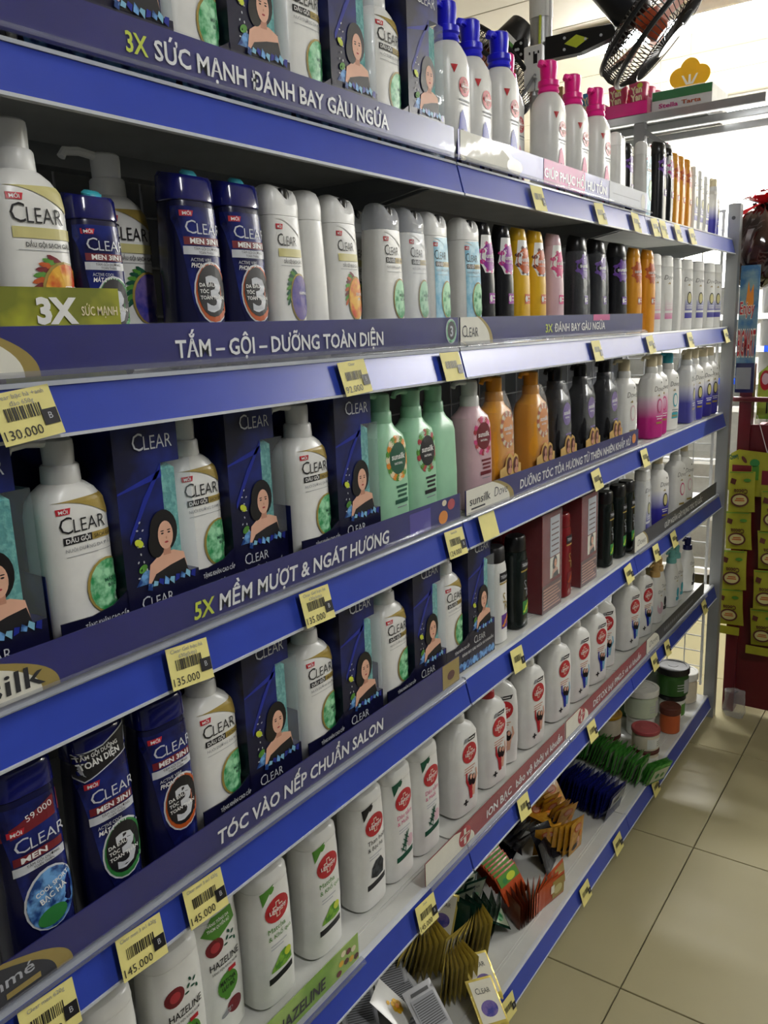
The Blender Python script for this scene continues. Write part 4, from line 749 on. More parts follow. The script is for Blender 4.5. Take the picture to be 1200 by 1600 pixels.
jar('cream jar hidden under the amber-lidded jar', 1.215, .185, B, .043, .07, 'jcream', 'brown', None, .012); jar('cream jar with amber lid behind the green sachets', 1.215, .185, B+.0705, .045, .07, 'jcream', 'jlidy', None, .012)
jar('small white jar under the mint tub', 1.40, .135, B, .047, .07, 'pwhite', 'pwhite', 'jmint', .014); jar('mint tub with black leaf lid and barcode side', 1.40, .135, B+.0705, .056, .098, 'jmint', 'pwhite', 'jmint', .024, 'lgrey')
jar('orange jar with dark brown lid near the shelf edge', 1.462, .055, B, .034, .092, 'jorange', 'brown', None, .026)
jar('white and green jar with black lid, lower of its stack', 1.585, .085, B, .046, .086, 'pwhite', 'jblack', 'pwhite', .02, 'leaf'); jar('tall dark green jar with black lid on top of stack', 1.585, .085, B+.0865, .055, .10, 'jgreen', 'jblack', 'jgreen', .024, 'lgrey')
jar('plain white jar at far end of base shelf by post', 1.728, .085, B, .05, .115, 'jcream', 'pwhite', None, .03)
jar('grey-white tub at the back behind the dark green jar', 1.655, .20, B, .06, .15, 'lgrey', 'lgrey', None, .03); jar('dark lidded jar at the back behind mint tub', 1.52, .205, B, .045, .10, 'jgreen', 'jblack', None, .024)
jar('pale jar behind the amber-lidded jar', 1.335, .26, B, .045, .12, 'jmint', 'jmint', None, .02)

# ================================================================== SACHETS
def sachet(key, front, back, w, h, draw=None):
    b = MB(); nx, nz = 4, 5; T_ = .0042
    us = [-.5, -.42, 0, .42, .5]; vs2 = [0, .07, .3, .7, .93, 1]
    def th(i, j): return 0 if i in (0, 4) or j in (0, 5) else (T_/2 if i == 2 else T_*.3)
    for sgn, m in ((-1, front), (1, back)):
        P = [(us[i]*w, sgn*(th(i, j)+.0002), vs2[j]*h) for j in range(6) for i in range(5)]
        f = [(j*5+i, j*5+i+1, j*5+6+i, j*5+5+i) if sgn < 0 else (j*5+5+i, j*5+6+i, j*5+i+1, j*5+i) for j in range(5) for i in range(4)]
        b.add(P, f, m)
    if draw:
        L = Lab(flat(-T_*.5)); draw(L, w, h); o = len(b.v); b.v += L.v
        for f, k in zip(L.f, L.m): b.f.append(tuple(i+o for i in f)); b.m.append(b.mi(L.mats[k]))
    SA[key] = b.build('sachet', 50)
SA = {}
M('fgreen', '#3f8f33', .25, col2='#5aa648', scale=50, bump=.5); M('fblue', '#151a5e', .18, bump=.6, scale=70); M('fsilver', '#b5b8bc', .25, metal=.4, bump=.6, scale=60); M('fyellow', '#c3922a', .28, bump=.5, scale=60, col2='#b07a1c'); M('fblack', '#16151c', .2, bump=.6, scale=70)
M('forange', '#b34a22', .3, bump=.5, scale=60); M('fbrown', '#6a3018', .35, bump=.4); M('fgold', '#d6c262', .22, metal=.25, bump=.6, scale=60); M('fgreend', '#10382a', .22, bump=.6, scale=60); M('fgrey', '#a9aaae', .35, bump=.4); M('fcream', '#d9d6c4', .35)
def d_green(L, w, h): L.rect(-w*.4, h*.15, w*.4, h*.8, 'jmint', 1); L.ell(-w*.12, h*.45, w*.1, h*.14, 'green', 2); L.ell(w*.16, h*.42, w*.09, h*.13, 'leaf', 2)
def d_blue(L, w, h): L.rect(-w*.45, h*.5, w*.45, h*.92, 'fsilver', 1); L.rect(-w*.3, h*.6, w*.1, h*.72, 'ink', 2); L.rect(w*.05, h*.74, w*.4, h*.84, 'navyd', 2)
def d_yel(L, w, h): L.ell(0, h*.78, w*.26, h*.13, 'orangeb', 1); L.ell(0, h*.78, w*.2, h*.09, 'skind', 2); L.ell(-w*.1, h*.22, w*.24, h*.08, 'ink', 1, rot=.3); L.ell(w*.1, h*.3, w*.1, h*.16, 'skin', 1); L.ell(w*.25, h*.5, w*.1, h*.1, 'orange', 1)
def d_or(L, w, h): L.rect(-w*.45, h*.6, w*.45, h*.95, 'leaf', 1); L.ell(w*.1, h*.75, w*.2, h*.12, 'lime', 2); L.ell(-w*.2, h*.72, w*.1, h*.09, 'green', 2)
def d_chip(L, w, h): L.rect(-w*.1, h*.12, w*.46, h*.9, 'gold', 1); L.ell(w*.16, h*.45, w*.2, h*.2, 'lgold', 2); L.rect(-w*.18, h*.4, -w*.02, h*.75, 'paper', 2)
def d_gold(L, w, h): L.rect(-w*.42, h*.06, w*.42, h*.94, 'fcream', 1); L.ell(0, h*.34, w*.3, h*.17, 'cllav', 2); L.clear(-w*.3, h*.66, w*.16, 'ink', 3)
def d_cg(L, w, h): L.rect(-w*.42, h*.06, w*.42, h*.94, 'jmint', 1); L.ell(0, h*.34, w*.3, h*.18, 'clgreen', 2); L.clear(-w*.3, h*.68, w*.16, 'ink', 3)
def d_grey(L, w, h):
    L.rect(-w*.4, h*.15, w*.4, h*.78, 'grey', 1)
    for q in range(12): L.rect(-w*.36, h*(.2+q*.045), w*.36, h*(.22+q*.045), 'darkm', 2, 1, 1)
    L.rect(-w*.3, h*.83, w*.3, h*.9, 'darkm', 2, 1, 1)
def d_flow(L, w, h):
    for q in range(7): L.ell(w*.1+cos(q)*w*.12, h*.4+sin(q)*h*.1, w*.1, h*.08, 'yellow', 2, n=8)
    L.ell(w*.1, h*.4, w*.08, h*.06, 'orange', 3, n=8)
    L.ell(-w*.05, h*.62, w*.07, h*.05, 'yellow', 2, n=8)
sachet('green', 'fgreen', 'fgreen', .08, .085, d_green); sachet('blue', 'fblue', 'fsilver', .098, .092, d_blue); sachet('blueb', 'fblue', 'fblue', .098, .092); sachet('yellow', 'fyellow', 'fyellow', .07, .095, d_yel); sachet('black', 'fblack', 'fblack', .075, .09)
sachet('orange', 'forange', 'forange', .085, .07, d_or); sachet('chip', 'forange', 'fbrown', .085, .062, d_chip); sachet('gold', 'fgold', 'fgold', .062, .09, d_gold); sachet('cgreen', 'fgreend', 'fgreend', .062, .09, d_cg); sachet('grey', 'fgrey', 'fgrey', .075, .095, d_grey); sachet('flow', 'pwhite', 'fgrey', .07, .09, d_flow)
rs = random.Random(3)
def sac(key, x, y, z, rx, ry, rz, label, group): tag(ob('sachet', SA[key], None, (x, y, z), (rx, ry, rz)), label, 'sachet', group)
def row(key, p0, p1, n, lean, rz, label, group, j=.004, endkey=None, zj=0, z=None):
    for i in range(n):
        t = i/(n-1); x = p0[0]+(p1[0]-p0[0])*t+rs.uniform(-j, j); y = p0[1]+(p1[1]-p0[1])*t
        k = endkey if endkey and i == n-1 else key
        last = i == n-1
        sac(k, x, y, (z or B)+.001+rs.uniform(0, zj), lean+rs.uniform(-.08, .08), rs.uniform(-.05, .05), rz+rs.uniform(-.1, .1), label if not last else 'front '+label, group)
row('green', (1.165, .285), (1.085, .035), 26, .28, -.12, 'green foil sachet in the leaning row beside the pink-lidded jar', 'green sachets', zj=.010)
row('green', (1.13, .020), (1.105, -.004), 5, .45, -.5, 'green foil sachet in the small bunch at the shelf edge', 'green sachets at the edge')
row('blueb', (.935, .30), (.875, .045), 34, .22, -.15, 'dark blue foil sachet in the dense row between green and yellow', 'blue sachets', endkey='blue', zj=.006)
row('yellow', (.76, .27), (.715, .13), 12, .35, -.3, 'mustard yellow sachet in the leaning row behind the blue one', 'yellow sachets', zj=.012)
def lay(key, c, rx, ry, rz, label, group=None):
    """sachet by its middle"""
    h = max(v.co.z for v in SA[key].vertices); o = Vector(c)-Euler((rx, ry, rz)).to_matrix() @ Vector((0, 0, h/2)); sac(key, o.x, o.y, o.z, rx, ry, rz, label, group)
for i in range(7): sac('yellow', .668-.009*i, .070+.010*i, B+.001, .08+.03*i, 0, -.1-.12*i, 'mustard yellow sachet in the opened fan at the front', 'yellow sachets in the fan')
lay('yellow', (.755, .165, .165), -.75, .1, -.35, 'mustard yellow sachet lying tilted on top of the pile'); lay('yellow', (.69, .165, .150), -1.3, .0, .15, 'mustard yellow sachet folded flat at the front of the pile')
row('yellow', (.80, .33), (.775, .22), 8, .5, -.2, 'mustard yellow sachet at the back below the rail', 'yellow sachets at the back', zj=.012)
row('black', (.62, .32), (.575, .20), 9, .5, -.3, 'glossy black sachet in the heap between orange and yellow', 'black sachets', zj=.01, j=.012)
for i, (x, y, z, rx, rz) in enumerate(((.545, .205, .150, -.9, .5), (.505, .215, .135, -1.2, .2), (.60, .125, .135, -.6, -.3), (.575, .105, .115, -.35, .1))): lay('black', (x, y, z), rx, .1, rz, 'glossy black sachet lying on the black heap, %s' % ('topmost', 'leftmost', 'beside the yellow fan', 'lowest at the front')[i], 'flat black sachets')
for i in range(14): lay('orange', (.385+.004*i, .115+.010*i, .150+.0022*i), -.62+rs.uniform(-.05, .05), .0, -.12+rs.uniform(-.06, .06), 'orange sachet with green flash, stacked behind the front one' if i else 'orange sachet with green flash, front of its slanted stack', 'orange sachets')
for i in range(11): sac('chip', .345+.0115*i, .098-.0058*i, B+.001, .04, 0, 1.0-.12*i, 'brown-edged orange sachet standing in the fan below the orange stack', 'orange sachets in the fan')
sac('chip', .50, .046, B+.001, -.12, 0, -.05, 'single orange sachet with potato chip picture facing the aisle', None)
row('cgreen', (.35, .33), (.31, .20), 10, .4, -.5, 'dark green sachet in the fanned heap behind the gold ones', 'dark green sachets', j=.02, zj=.01)
for i in range(7): sac('cgreen', .285-.012*i, .118+.008*i, B+.001, .25, .1, .5+.16*i, 'dark green sachet fanned out on edge at the front', 'dark green sachets at the front')
lay('cgreen', (.305, .205, .150), -.75, .1, -1.2, 'dark green sachet with pale label lying highest by the rail'); lay('cgreen', (.292, .118, .130), -.95, -.2, .85, 'dark green sachet with pale label lying on its side')
row('gold', (.20, .34), (.16, .23), 9, .4, -.45, 'gold foil sachet in the heap at the back', 'gold sachets', j=.015, zj=.01)
for i in range(9): sac('gold', .225-.010*i, .110+.005*i, B+.001, .2, .05, .9-.13*i, 'gold foil sachet fanned out on edge in the middle', 'gold sachets in the fan')
for i in range(9): sac('gold', .125-.010*i, .170+.006*i, B+.001, .25, 0, 1.1-.12*i, 'gold foil sachet in the fan nearest the camera', 'gold sachets in the near fan')
for i in range(8): sac('gold', .115-.009*i, .085+.004*i, B+.001, .1, 0, 1.15-.1*i, 'gold foil sachet in the low fan behind the face-up ones', 'gold sachets in the low fan')
for i in range(5): lay('gold', (.118+.003*i, .052+.001*i, .128-.006*i), -1.05, .12, -.55, 'gold-edged sachet with lavender oval lying face up at the edge' if i == 0 else 'gold-edged sachet stacked under the upper face-up one', 'face-up gold sachets'); lay('gold', (.066+.003*i, .012+.001*i, .124-.006*i), -1.05, .12, -.55, 'gold-edged sachet with lavender oval, lowest at the edge' if i == 0 else 'gold-edged sachet stacked under the lower face-up one', 'face-up gold sachets')
lay('gold', (.205, .198, .155), -.6, .25, -1.05, 'gold-edged sachet with lavender oval tilted on the heap'); lay('gold', (.13, .205, .145), -.15, .1, .45, 'gold-edged sachet standing tilted behind the silver ones')
for c, rx, rz, k, lb in (((.0, .205, .145), -.8, -.5, 'grey', 'silver sachet with text block lying behind the flower sachet'), ((-.032, .090, .142), -.9, -.25, 'grey', 'silver sachet with text block beside the face-up gold sachets'), ((-.070, .150, .150), -.9, .35, 'flow', 'white sachet with yellow flowers'), ((-.095, .215, .135), -.8, -.6, 'grey', 'silver sachet with text block nearest the lower left')): lay(k, c, rx, .1, rz, lb)
for i in range(4): lay('grey', (-.01+.004*i, .165-.004*i, .120-.009*i), -1.3, .05, -.4, 'silver sachet stacked flat under the upper ones', 'flat silver sachets')

# ================================================================== CEILING LAMPS
M('tubeglow', '#ffffff', .5, emit=70, var=0); M('lampw', '#e8e8e8', .4)
for i, (x, y, z, ln, wt) in enumerate(LAMPS):
    r = thing('ceiling_lamp', ['twin-tube ceiling lamp glowing above the far end of the shelving', 'twin-tube ceiling lamp over the far side of the aisle', 'twin-tube ceiling lamp over the aisle near the camera', 'twin-tube ceiling lamp added to brighten the far wall'][i], 'lamp', (x, y, z), group='ceiling lamps')
    ob('housing', MB().box(-.09, .09, -ln/2, ln/2, .03, .08, 'lampw', ch=.006).build('housing'), r)
    for s_ in (-.045, .045): ob('tube', MB().cyl((s_, -ln/2+.02, .012), (s_, ln/2-.02, .012), .013, 'tubeglow', n=12).build('tube', 40), r)
    ld = bpy.data.lights.new('lamp_light', 'AREA'); ld.shape = 'RECTANGLE'; ld.size = .16; ld.size_y = ln; ld.energy = wt; ld.color = (1, .985, .95)
    ob('lamp_light', ld, r, (0, 0, -.004))

# ================================================================== POLE, FANS, OVERHEAD RACK
px_, py_ = 1.30, .466
r = thing('power_pole', 'silver pole with taped yellow cable and power outlet', 'pole', (px_, py_, 0))
ob('pole', MB().cyl((0, 0, .0), (0, 0, 2.76), .032, 'alu', n=24).build('pole', 40), r)
ob('tape', MB().cyl((0, 0, 2.33), (0, 0, 2.39), .0345, 'pwhite', n=24).build('tape', 40), r)
ob('yellow_cable', MB().tube([(-.033, -.012, 2.33), (-.036, -.012, 2.27), (-.033, -.01, 2.2)], .004, 'lime').build('yellow_cable', 40), r)
b = MB().box(-.052, -.034, -.026, .03, 2.13, 2.25, 'lampw', ch=.003); b.box(-.0535, -.052, -.012, .0, 2.20, 2.225, 'ink'); o = ob('outlet_box', b.build('outlet_box'), r)
b = MB()
for q in range(3): b.box(-.0542, -.0522, -.018+.014*q, -.014+.014*q, 2.225, 2.232, 'ink')
ob('socket_hole', b.build('socket_hole'), o)
b = MB(); b.tube([(-.05, -.005, 2.17), (-.075, .01, 2.13), (-.07, .05, 2.09), (-.05, .09, 2.10)], .005, 'grey'); b.tube([(-.05, .0, 2.165), (-.08, -.02, 2.15), (-.07, -.01, 2.11)], .005, 'lgrey'); b.tube([(-.02, -.036, 2.6), (-.02, -.038, 2.3), (-.025, -.045, 2.15), (-.02, -.04, 2.05)], .004, 'lampw'); b.tube([(-.03, .11, 2.25), (-.05, .1, 2.17), (-.05, .09, 2.08)], .004, 'lampw')
ob('loose_cable', b.build('loose_cable', 40), r)
M('fanblack', '#17181b', .3); M('fangrey', '#4a4a48', .35); M('fanorange', '#c1572f', .3)
def fan(label, side, piv, ctr, nrm, hub):
    """black wall fan: arm on the pole, motor, wire cage (two rims), orange blades"""
    n = Vector(nrm).normalized(); q = n.to_track_quat('Z', 'X').to_matrix().to_4x4(); q.translation = Vector(ctr)
    r = thing('wall_fan', label, 'fan', (px_, py_, 2.2), group='fans on the pole'); base = Matrix.Translation((-px_, -py_, -2.2))
    m4 = base @ q
    def tr(b): b.v = [tuple(m4 @ Vector(p)) for p in b.v]; return b
    a = MB(); y0 = side*.034; y1 = piv[1]-py_; dz = piv[2]-2.2
    a.prism([(y0, dz+.03), (y0, dz-.03), (y1*.6, dz-.032), (y1, dz-.012), (y1+side*.012, dz), (y1, dz+.022), (y1*.6, dz+.028)], 'x', -.045, -.015, 'fanblack')
    arm = ob('arm', a.build('arm'), r)
    d = MB()
    for yy, zz in ((.3, .015), (.3, -.015), (.62, .0), (.85, .0)): d.cyl((-.0475, y0+(y1-y0)*yy, dz+zz), (-.045, y0+(y1-y0)*yy, dz+zz), .004, 'silver', n=10)
    if side < 0: d.prism([(y0+(y1-y0)*.30, dz), (y0+(y1-y0)*.48, dz+.017), (y0+(y1-y0)*.66, dz), (y0+(y1-y0)*.48, dz-.017)], 'x', -.0465, -.045, 'lime')
    ob('arm_screws', d.build('arm_screws', 40), arm)
    mt = MB().loft([(-.19, .032, .032, 2), (-.185, .045, .045, 2), (-.09, .058, .058, 2), (-.055, .05, .05, 2), (-.04, .03, .03, 2)], 'fanblack', 24)
    mo = ob('motor', tr(mt).build('motor', 40), r)
    if side > 0:
        st = Lab(lambda u, v, off=0: tuple(m4 @ Vector((u, -.059-off, v)))); st.rect(-.035, -.115, .035, -.06, 'pwhite', 1); st.rect(-.02, -.1, .015, -.075, 'leaf', 2); ob('energy_sticker', st.build('energy_sticker'), mo)
    cg = MB(); RR = .165
    for zz, rr in ((.02, RR), (-.035, RR*.995)): cg.tube([(rr*cos(2*pi*i/40), rr*sin(2*pi*i/40), zz) for i in range(40)], .0075, 'fanblack', 8, True)
    for i in range(88):
        a_ = 2*pi*i/88; cg.tube([((RR+.002)*cos(a_), (RR+.002)*sin(a_), .02), ((RR+.006)*cos(a_), (RR+.006)*sin(a_), -.008), ((RR+.001)*cos(a_), (RR+.001)*sin(a_), -.035)], .0018, 'fangrey', 4)
    ob('cage_rim', tr(cg).build('cage_rim', 40), r)
    for s_ in (1, -1):
        w = MB()
        for i in range(64):
            a_ = 2*pi*i/64; w.tube([(RR*cos(a_), RR*sin(a_), s_*.02 if s_ > 0 else -.035), (RR*.8*cos(a_), RR*.8*sin(a_), .048 if s_ > 0 else -.055), (.05*cos(a_+.25), .05*sin(a_+.25), .058 if s_ > 0 else -.06)], .0014, 'fanblack', 4)
        for rr in (.085, .122): w.tube([(rr*cos(2*pi*i/32), rr*sin(2*pi*i/32), (.053 if s_ > 0 else -.058)) for i in range(32)], .0016, 'fanblack', 5, True)
        if s_ > 0: w.loft([(.055, .05, .05, 2), (.062, .046, .046, 2)], 'fanblack', 24)
        ob('cage_front' if s_ > 0 else 'cage_back', tr(w).build('cage_wires'), r)
    for i in range(5):
        bl = MB(); P = []; nn = 6
        for j in range(nn+1):
            t = j/nn; rr = .03+.115*t; aw = .30+.42*math.sin(pi*min(1, .25+t*.7))
            for e in (-1, 1): ang = 2*pi*i/5+e*aw+.25*t; P.append((rr*cos(ang), rr*sin(ang), -.005-e*.016*(.4+t)))
        bl.add(P, [(2*j, 2*j+1, 2*j+3, 2*j+2) for j in range(nn)], 'fanorange'); ob('blade', tr(bl).build('blade', 60), r)
    ob('hub', tr(MB().loft([(-.04, .03, .03, 2), (.02, .03, .03, 2), (.03, .022, .022, 2)], 'fanorange', 20)).build('hub', 40), r)
fan('black fan with orange blades tilted over the aisle, right of the pole', -1, (1.3, .235, 2.235), (1.30, .132, 2.238), (.25, -.70, -.67), None)
fan('black fan with white energy sticker, left of the pole', 1, (1.3, .53, 2.25), (1.30, .655, 2.215), (-.45, .45, -.71), None)
# overhead rack across the end of the shelving
r = thing('overhead_rack', 'silver overhead rack of three bars carrying snack boxes', 'rack', (1.62, 0, 2.06))
ob('front_bar', MB().box(0, .03, -.10, .62, .01, .036, 'alu', ch=.002).build('front_bar'), r); ob('middle_bar', MB().box(.12, .145, -.16, .62, .0, .024, 'alu', ch=.002).build('middle_bar'), r); ob('rear_bar', MB().box(.30, .325, -.22, .62, .0, .024, 'alu', ch=.002).build('rear_bar'), r)
ob('wire_deck', MB().box(0.03, .30, .09, .62, .024, .028, 'steel').build('wire_deck'), r)
ob('bracket', MB().box(.002, .028, .255, .29, -.345, .01, 'postg', ch=.002).build('bracket'), r); ob('bracket', MB().prism([(.29, .0), (.268, .0), (.178, -.068), (.170, -.092), (.186, -.092), (.194, -.074)], 'x', .004, .026, 'postg').build('bracket'), r)
M('snackpink', '#c2476d', .35); M('snackblue', '#4f8fc4', .35); M('snackgreen', '#2f7d46', .35)
ZT = 2.06+.0365
def cup(label, x, y, col, z=ZT):
    o = thing('snack_cup', label, 'snack', (x, y, z), group='snack cups on the overhead rack'); ob('cup', MB().loft([(0, .021, .021, 2.4), (.09, .030, .030, 2.4)], col, 20).build('cup', 40), o)
    ob('lid', MB().loft([(.09, .031, .031, 2.4), (.094, .031, .031, 2.4)], col, 20).build('lid'), o)
    L = Lab(flatx(-.0285)); L.text('Yan', -.016, .060, .020, 'cream', 2, w=.036, bold=.05, rot=.1); L.text('Yan', -.016, .038, .020, 'cream', 2, w=.036, bold=.05, rot=.1); L.ell(.012, .083, .009, .008, 'lime', 1); L.ell(.0, .018, .008, .018, 'spink', 1); ob('label_print', L.build('label_print'), o)
r = thing('display_tray', 'hot pink cardboard tray holding the pink snack cups', 'tray', (1.655, .322, ZT)); ob('tray', MB().box(-.034, -.032, -.072, .072, 0, .038, 'cappink').build('tray'), r); b = MB().box(-.032, .16, -.072, -.07, 0, .05, 'snackpink'); b.box(-.032, .16, .07, .072, 0, .05, 'snackpink'); b.box(-.032, .16, -.07, .07, 0, .002, 'snackpink'); ob('tray_side', b.build('tray_side'), r)
for i, (x, y) in enumerate(((1.656, .356), (1.656, .288), (1.722, .356), (1.722, .288), (1.786, .288))): cup('pink snack cup standing in the pink tray, ' + ('front row left', 'front row right', 'second row left', 'second row right', 'last row')[i], x, y, 'snackpink', ZT+.0025)
cup('blue snack cup left of the pink tray', 1.66, .45, 'snackblue'); cup('blue snack cup behind the pink pump bottles', 1.66, .52, 'snackblue')
r = thing('snack_carton', 'wrapped snack carton with green lid band on the overhead rack', 'box', (1.652, .152, ZT))
b = MB().box(0, .19, -.092, .092, 0, .062, 'pwhite', ch=.001); ob('carton', b.build('carton'), r)
L = Lab(flatx(-.0)); L.rect(-.091, .035, .091, .061, 'snackgreen', 1); L.text('Stella', -.07, .012, .013, 'mag', 2, w=.06, bold=.03); L.text('Tarta', .0, .014, .012, 'orangeb', 2, w=.06, bold=.03); ob('front_print', L.build('front_print'), r)
ob('film_wrap', MB().box(-.002, .192, -.094, .094, .0, .064, 'film').build('film_wrap'), r)
r = thing('brown_carton', 'plain brown carton behind the blue pump bottles', 'box', (1.66, .60, ZT)); M('card', '#b08a5e', .8, var=.08); b = MB().box(0, .2, -.05, .05, 0, .14, 'card', ch=.002); ob('carton', b.build('carton'), r); L = Lab(flatx(0)); L.rect(-.05, .0, .05, .03, 'lred', 1); L.rect(-.02, .07, .02, .1, 'paper', 1); ob('front_print', L.build('front_print'), r)
# flower stickers on the far wall
def flower(label, y, z, s_, col, x=5.195):
    r = thing('flower_sticker', label, 'sticker', (x, y, z)); b = MB(); pts = []
    for i in range(50):
        t = 2*pi*i/50; q = s_*(.78+.22*abs(cos(2.5*t))); pts.append((q*sin(t), q*cos(t)))
    b.prism(pts, 'x', -.004, 0, col); ob('petals', b.build('petals'), r); L = Lab(flatx(-.004))
    for q in (-.5, 0, .5): L.poly([(q*s_*.2-.006, -s_*.2), (q*s_*.2+.006, -s_*.2), (q*s_*.7+.004, s_*.25), (q*s_*.7-.004, s_*.25)], 'white', 1)
    ob('stamens', L.build('stamens'), r); ob('string', MB().cyl((-.002, 0, s_*.8), (-.002, 0, 2.759-z), .001, 'lampw', n=5).build('string'), r)

# ================================================================== RIGHT END OF THE AISLE
M('standred', '#5a1119', .35, var=.1, scale=10); M('bannerblue', '#3d6f9c', .4, col2='#7d9aa0', scale=18); M('boardgreen', '#6f9a2c', .35, col2='#a8bf4a', scale=12); M('snacky', '#9d9b27', .35, var=.08, scale=30)
r = thing('banner', 'narrow blue banner reading Enjoy BIGMART beside the grey post', 'banner', (1.848, 0, 1.2)); ob('board', MB().box(0, .004, -.070, -.0095, 0, .42, 'bannerblue').build('board'), r)
L = Lab(flatx(0)); L.rect(.0105, .0, .069, .10, 'navy', 0); L.rect(.012, .012, .06, .085, 'grey', 1); L.poly([(.03, .30), (.036, .37), (.043, .33), (.052, .36), (.055, .30), (.05, .27)], 'orange', 1)
for k, (m_, bo) in enumerate((('paper', .055), ('lred', .015))): L.text('Enjoy', .013, .262, .042, m_, 2+k, w=.046, bold=bo); L.text('BIGMART', .012, .125, .088, m_, 2+k, w=.055, bold=bo)
ob('lettering', L.build('lettering'), r)
r = thing('display_stand', 'dark red wooden snack display stand at the aisle end', 'stand', (1.90, -.02, 0))
ob('front_board', MB().box(0, .02, -.55, -.04, .03, 1.085, 'standred', ch=.002).build('front_board'), r)
for y in (-.04, -.59): ob('stand_post', MB().box(-.015, .035, y, y+.04, 0, 1.30, 'standred', ch=.006).build('stand_post'), r)
ob('cross_bar', MB().cyl((-.025, -.56, 1.175), (-.025, .018, 1.175), .009, 'standred').build('cross_bar', 40), r); ob('side_board', MB().box(.02, .30, -.04, -.02, .03, 1.06, 'standred').build('side_board'), r); ob('side_board', MB().box(.02, .30, -.57, -.55, .03, 1.06, 'standred').build('side_board'), r)
hb = MB(); pts = [(-.045, 1.10), (-.045, 1.26)]+[(-.045-.10*sin(i*pi/16), 1.26+.09*sin(i*pi/16)) for i in range(1, 9)]+[(-.5, 1.35), (-.5, 1.10)]
hb.prism(pts, 'x', .05, .056, 'boardgreen'); hd = ob('header_board', hb.build('header_board'), r)
L = Lab(lambda u, v, off=0: (.05-off, -u, v)); L.ell(.068, 1.235, .018, .035, 'lred', 1); L.ell(.068, 1.24, .012, .02, 'spink', 2); L.ell(.16, 1.22, .04, .08, 'yellow', 1); L.rect(.075, 1.12, .08, 1.17, 'ink', 1); ob('emblem', L.build('emblem'), hd)
st = MB().tube([(-.012, -.06, 1.12), (-.012, -.10, .99)], .0012, 'lampw', 5); st.tube([(-.012, -.14, 1.12), (-.012, -.10, .99)], .0012, 'lampw', 5); ob('string', st.build('string'), r)
# yellow hanging strips
r = thing('header_card', 'yellow die-cut card from which the yellow snack strips hang', 'card', (1.872, 0, 0))
hc = MB(); pts = [(.004, .86), (.004, .95), (-.006, .985), (-.03, 1.0), (-.34, .975), (-.34, .84), (-.02, .835)]; hc.prism(pts, 'x', .0, .002, 'snacky'); ob('card', hc.build('card'), r)
L = Lab(flatx(0)); L.rect(.012, .895, .075, .945, 'wine', 1); L.rect(.078, .895, .10, .945, 'leaf', 1); L.text('Chewy', .004, .962, .018, 'dgreen', 1, w=.03, rot=.35, bold=.03); L.ell(.05, .965, .006, .014, 'brown', 1, rot=.6); L.ell(.085, .955, .016, .014, 'green', 1); L.rect(.11, .88, .2, .93, 'wine', 1); ob('card_print', L.build('card_print'), r)
SN = {}
def snackm():
    w, h = .088, .142; b = MB(); nz = 6
    for sg in (-1, 1):
        P = [(sg*(.009*sin(pi*j/nz)*(1 if i == 1 else .25) if 0 < i < 2 or True else 0), (i-1)*w/2*(1-.04*sin(pi*j/nz)), -h*j/nz) for j in range(nz+1) for i in range(3)]
        b.add(P, [((j*3+i), (j*3+i+1), (j*3+i+4), (j*3+i+3)) if sg > 0 else ((j*3+i+3), (j*3+i+4), (j*3+i+1), (j*3+i)) for j in range(nz) for i in range(2)], 'snacky')
    L = Lab(lambda u, v, off=0: (-.0098-off, -u, v)); L.ell(-.004, -.10, .030, .024, 'brown', 1); L.ell(-.004, -.10, .024, .018, 'lgold', 2); L.text('Cocoa', .022, -.062, .016, 'brown', 2, w=.045, bold=.03, flip=True); L.rect(-.02, -.104, .012, -.1, 'orangeb', 3, 2, 1); L.rect(-.016, -.097, .01, -.093, 'orangeb', 3, 2, 1); L.poly([(-.036, -.04), (-.02, -.046), (-.015, -.028), (-.032, -.022)], 'brown', 1); L.ell(.02, -.03, .012, .006, 'leaf', 1); L.rect(-.038, -.004, .038, -.001, 'leaf', 1)
    return b.build('snack_pouch', 60), L.build('pouch_print')
spm, spp = snackm()
for k, (y, z, n) in enumerate(((-.048, .925, 4), (-.158, .865, 4), (-.27, .84, 4))):
    r = thing('snack_strip', ['chain of yellow snack pouches hanging nearest the grey post', 'middle hanging chain of yellow snack pouches', 'hanging chain of yellow snack pouches at the frame edge'][k], 'snack', (1.858, y, z), group='hanging yellow snack strips')
    for i in range(n): o = ob('pouch', spm, r, (0, .006*i if k == 0 else .004*i, -.144*i), (radians(-3), radians((-1) ** i*5), 0)); ob('pouch_print', spp, o)
    ob('end_flap', MB().box(-.004, .0, -.042, .042, -.144*n-.03, -.144*n, 'snacky').build('end_flap'), r, (0, .02, 0))
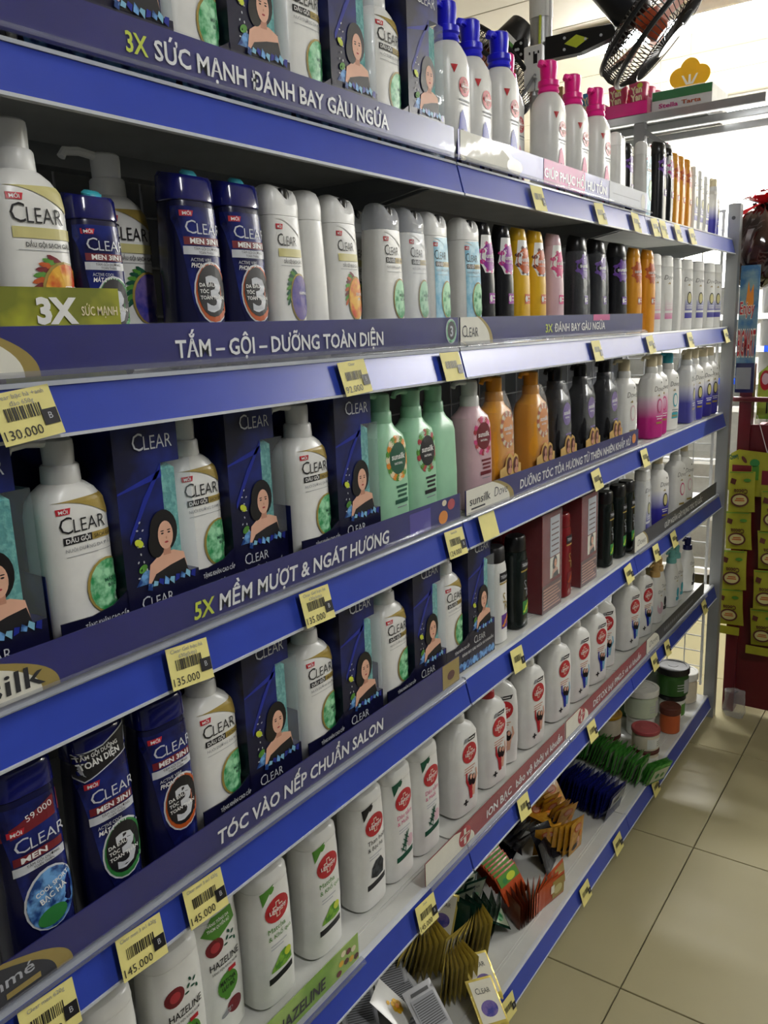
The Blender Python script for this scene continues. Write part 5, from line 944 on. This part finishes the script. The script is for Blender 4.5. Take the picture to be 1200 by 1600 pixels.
# brown cellophane gift bag with bow
M('cello', '#1c0b0b', .1, col2='#3c1512', scale=14, bump=1.0, coat=.6)
r = thing('gift_bag', 'dark brown cellophane gift basket with a red ribbon bow', 'gift bag', (1.975, -.042, 1.56)); rb = random.Random(5); b = MB().loft([(0, .05, .04, 2), (.02, .09, .075, 2.2), (.10, .115, .105, 2.2), (.18, .11, .10, 2), (.235, .06, .055, 2), (.255, .022, .022, 2), (.268, .028, .026, 2)], 'cello', 30, cap=(1, 0))
b.v = [(x+rb.uniform(-.012, .012), y+rb.uniform(-.012, .012), z+rb.uniform(-.012, .006)) for x, y, z in b.v]; ob('cellophane', b.build('cellophane', 75), r)
M('ribbon', '#d81f28', .25, coat=.3); b = MB()
for i in range(8):
    a = 2*pi*i/8; c_, s_ = cos(a), sin(a); P = []
    for j in range(9):
        t = pi*j/8; q = .066*sin(t); hh = .262+.04*(1-cos(t))*.6+.012*sin(2*t)
        for e in (-.014, .014): P.append((q*c_-e*s_, q*s_+e*c_, hh))
    b.add(P, [(2*j, 2*j+1, 2*j+3, 2*j+2) for j in range(8)], 'ribbon')
b.add([(-.03, .0, .265), (-.03, .02, .26), (-.06, .075, .235), (-.06, .07, .215)], [(0, 1, 2, 3)], 'ribbon'); ob('bow', b.build('bow', 60), r)
ob('hanger', MB().tube([(-.11, .085, .235), (-.10, .08, .262), (-.05, .05, .28), (0, 0, .262)], .002, 'silver', 6).build('hanger'), r)
# clear plastic bag on the floor
r = thing('plastic_bag', 'crumpled clear plastic bag on the floor beside the end post', 'bag', (1.862, -.068, .0015)); b = MB().loft([(0, .025, .032, 2.4), (.02, .032, .038, 2.6), (.06, .028, .036, 2.4), (.095, .026, .034, 2.2), (.10, .018, .024, 2)], 'bag', 18)
b.v = [(x+rb.uniform(-.004, .004), y+rb.uniform(-.004, .004), max(0, z+rb.uniform(-.004, .004))) for x, y, z in b.v]; ob('bag', b.build('bag', 15), r)
# white wall shelving with blue rails beyond the aisle end
r = thing('wall_shelving', 'white lit wall shelving with bright blue price rails beyond the post', 'shelf', (3.3, 0, 0)); M('wshelf', '#f2f2f0', .5); M('brail', '#2b55d8', .3)
ob('back_board', MB().box(.30, .32, -1.6, 1.2, 0, 1.75, 'wshelf').build('back_board'), r)
for y in (-1.6, -.7, .2, 1.18): ob('side_panel', MB().box(.0, .30, y, y+.02, 0, 1.75, 'wshelf').build('side_panel'), r)
for z in (.12, .42, .72, 1.0, 1.14, 1.30, 1.46, 1.62):
    o = ob('shelf_board', MB().box(0.005, .30, -1.58, 1.18, z-.012, z, 'wshelf').build('shelf_board'), r); ob('price_rail', MB().box(-.008, .004, -1.58, 1.18, z-.022, z+.006, 'wshelf').build('price_rail'), o)
for z, y0, y1 in ((1.46, -.15, .165), (1.30, -.2, .175), (1.14, .28, .42), (1.46, .5, .75), (1.0, -.4, -.1)): ob('shelf_label', MB().box(-.012, -.0085, y0, y1, z-.022, z+.010, 'brail').build('shelf_label'), r)
flower('yellow flower cut-out hanging high beyond the snack carton', .40, 2.42, .085, 'yellow', 2.62); flower('red flower cut-out hanging beyond the overhead rack bracket', .522, 2.205, .056, 'red', 2.62)
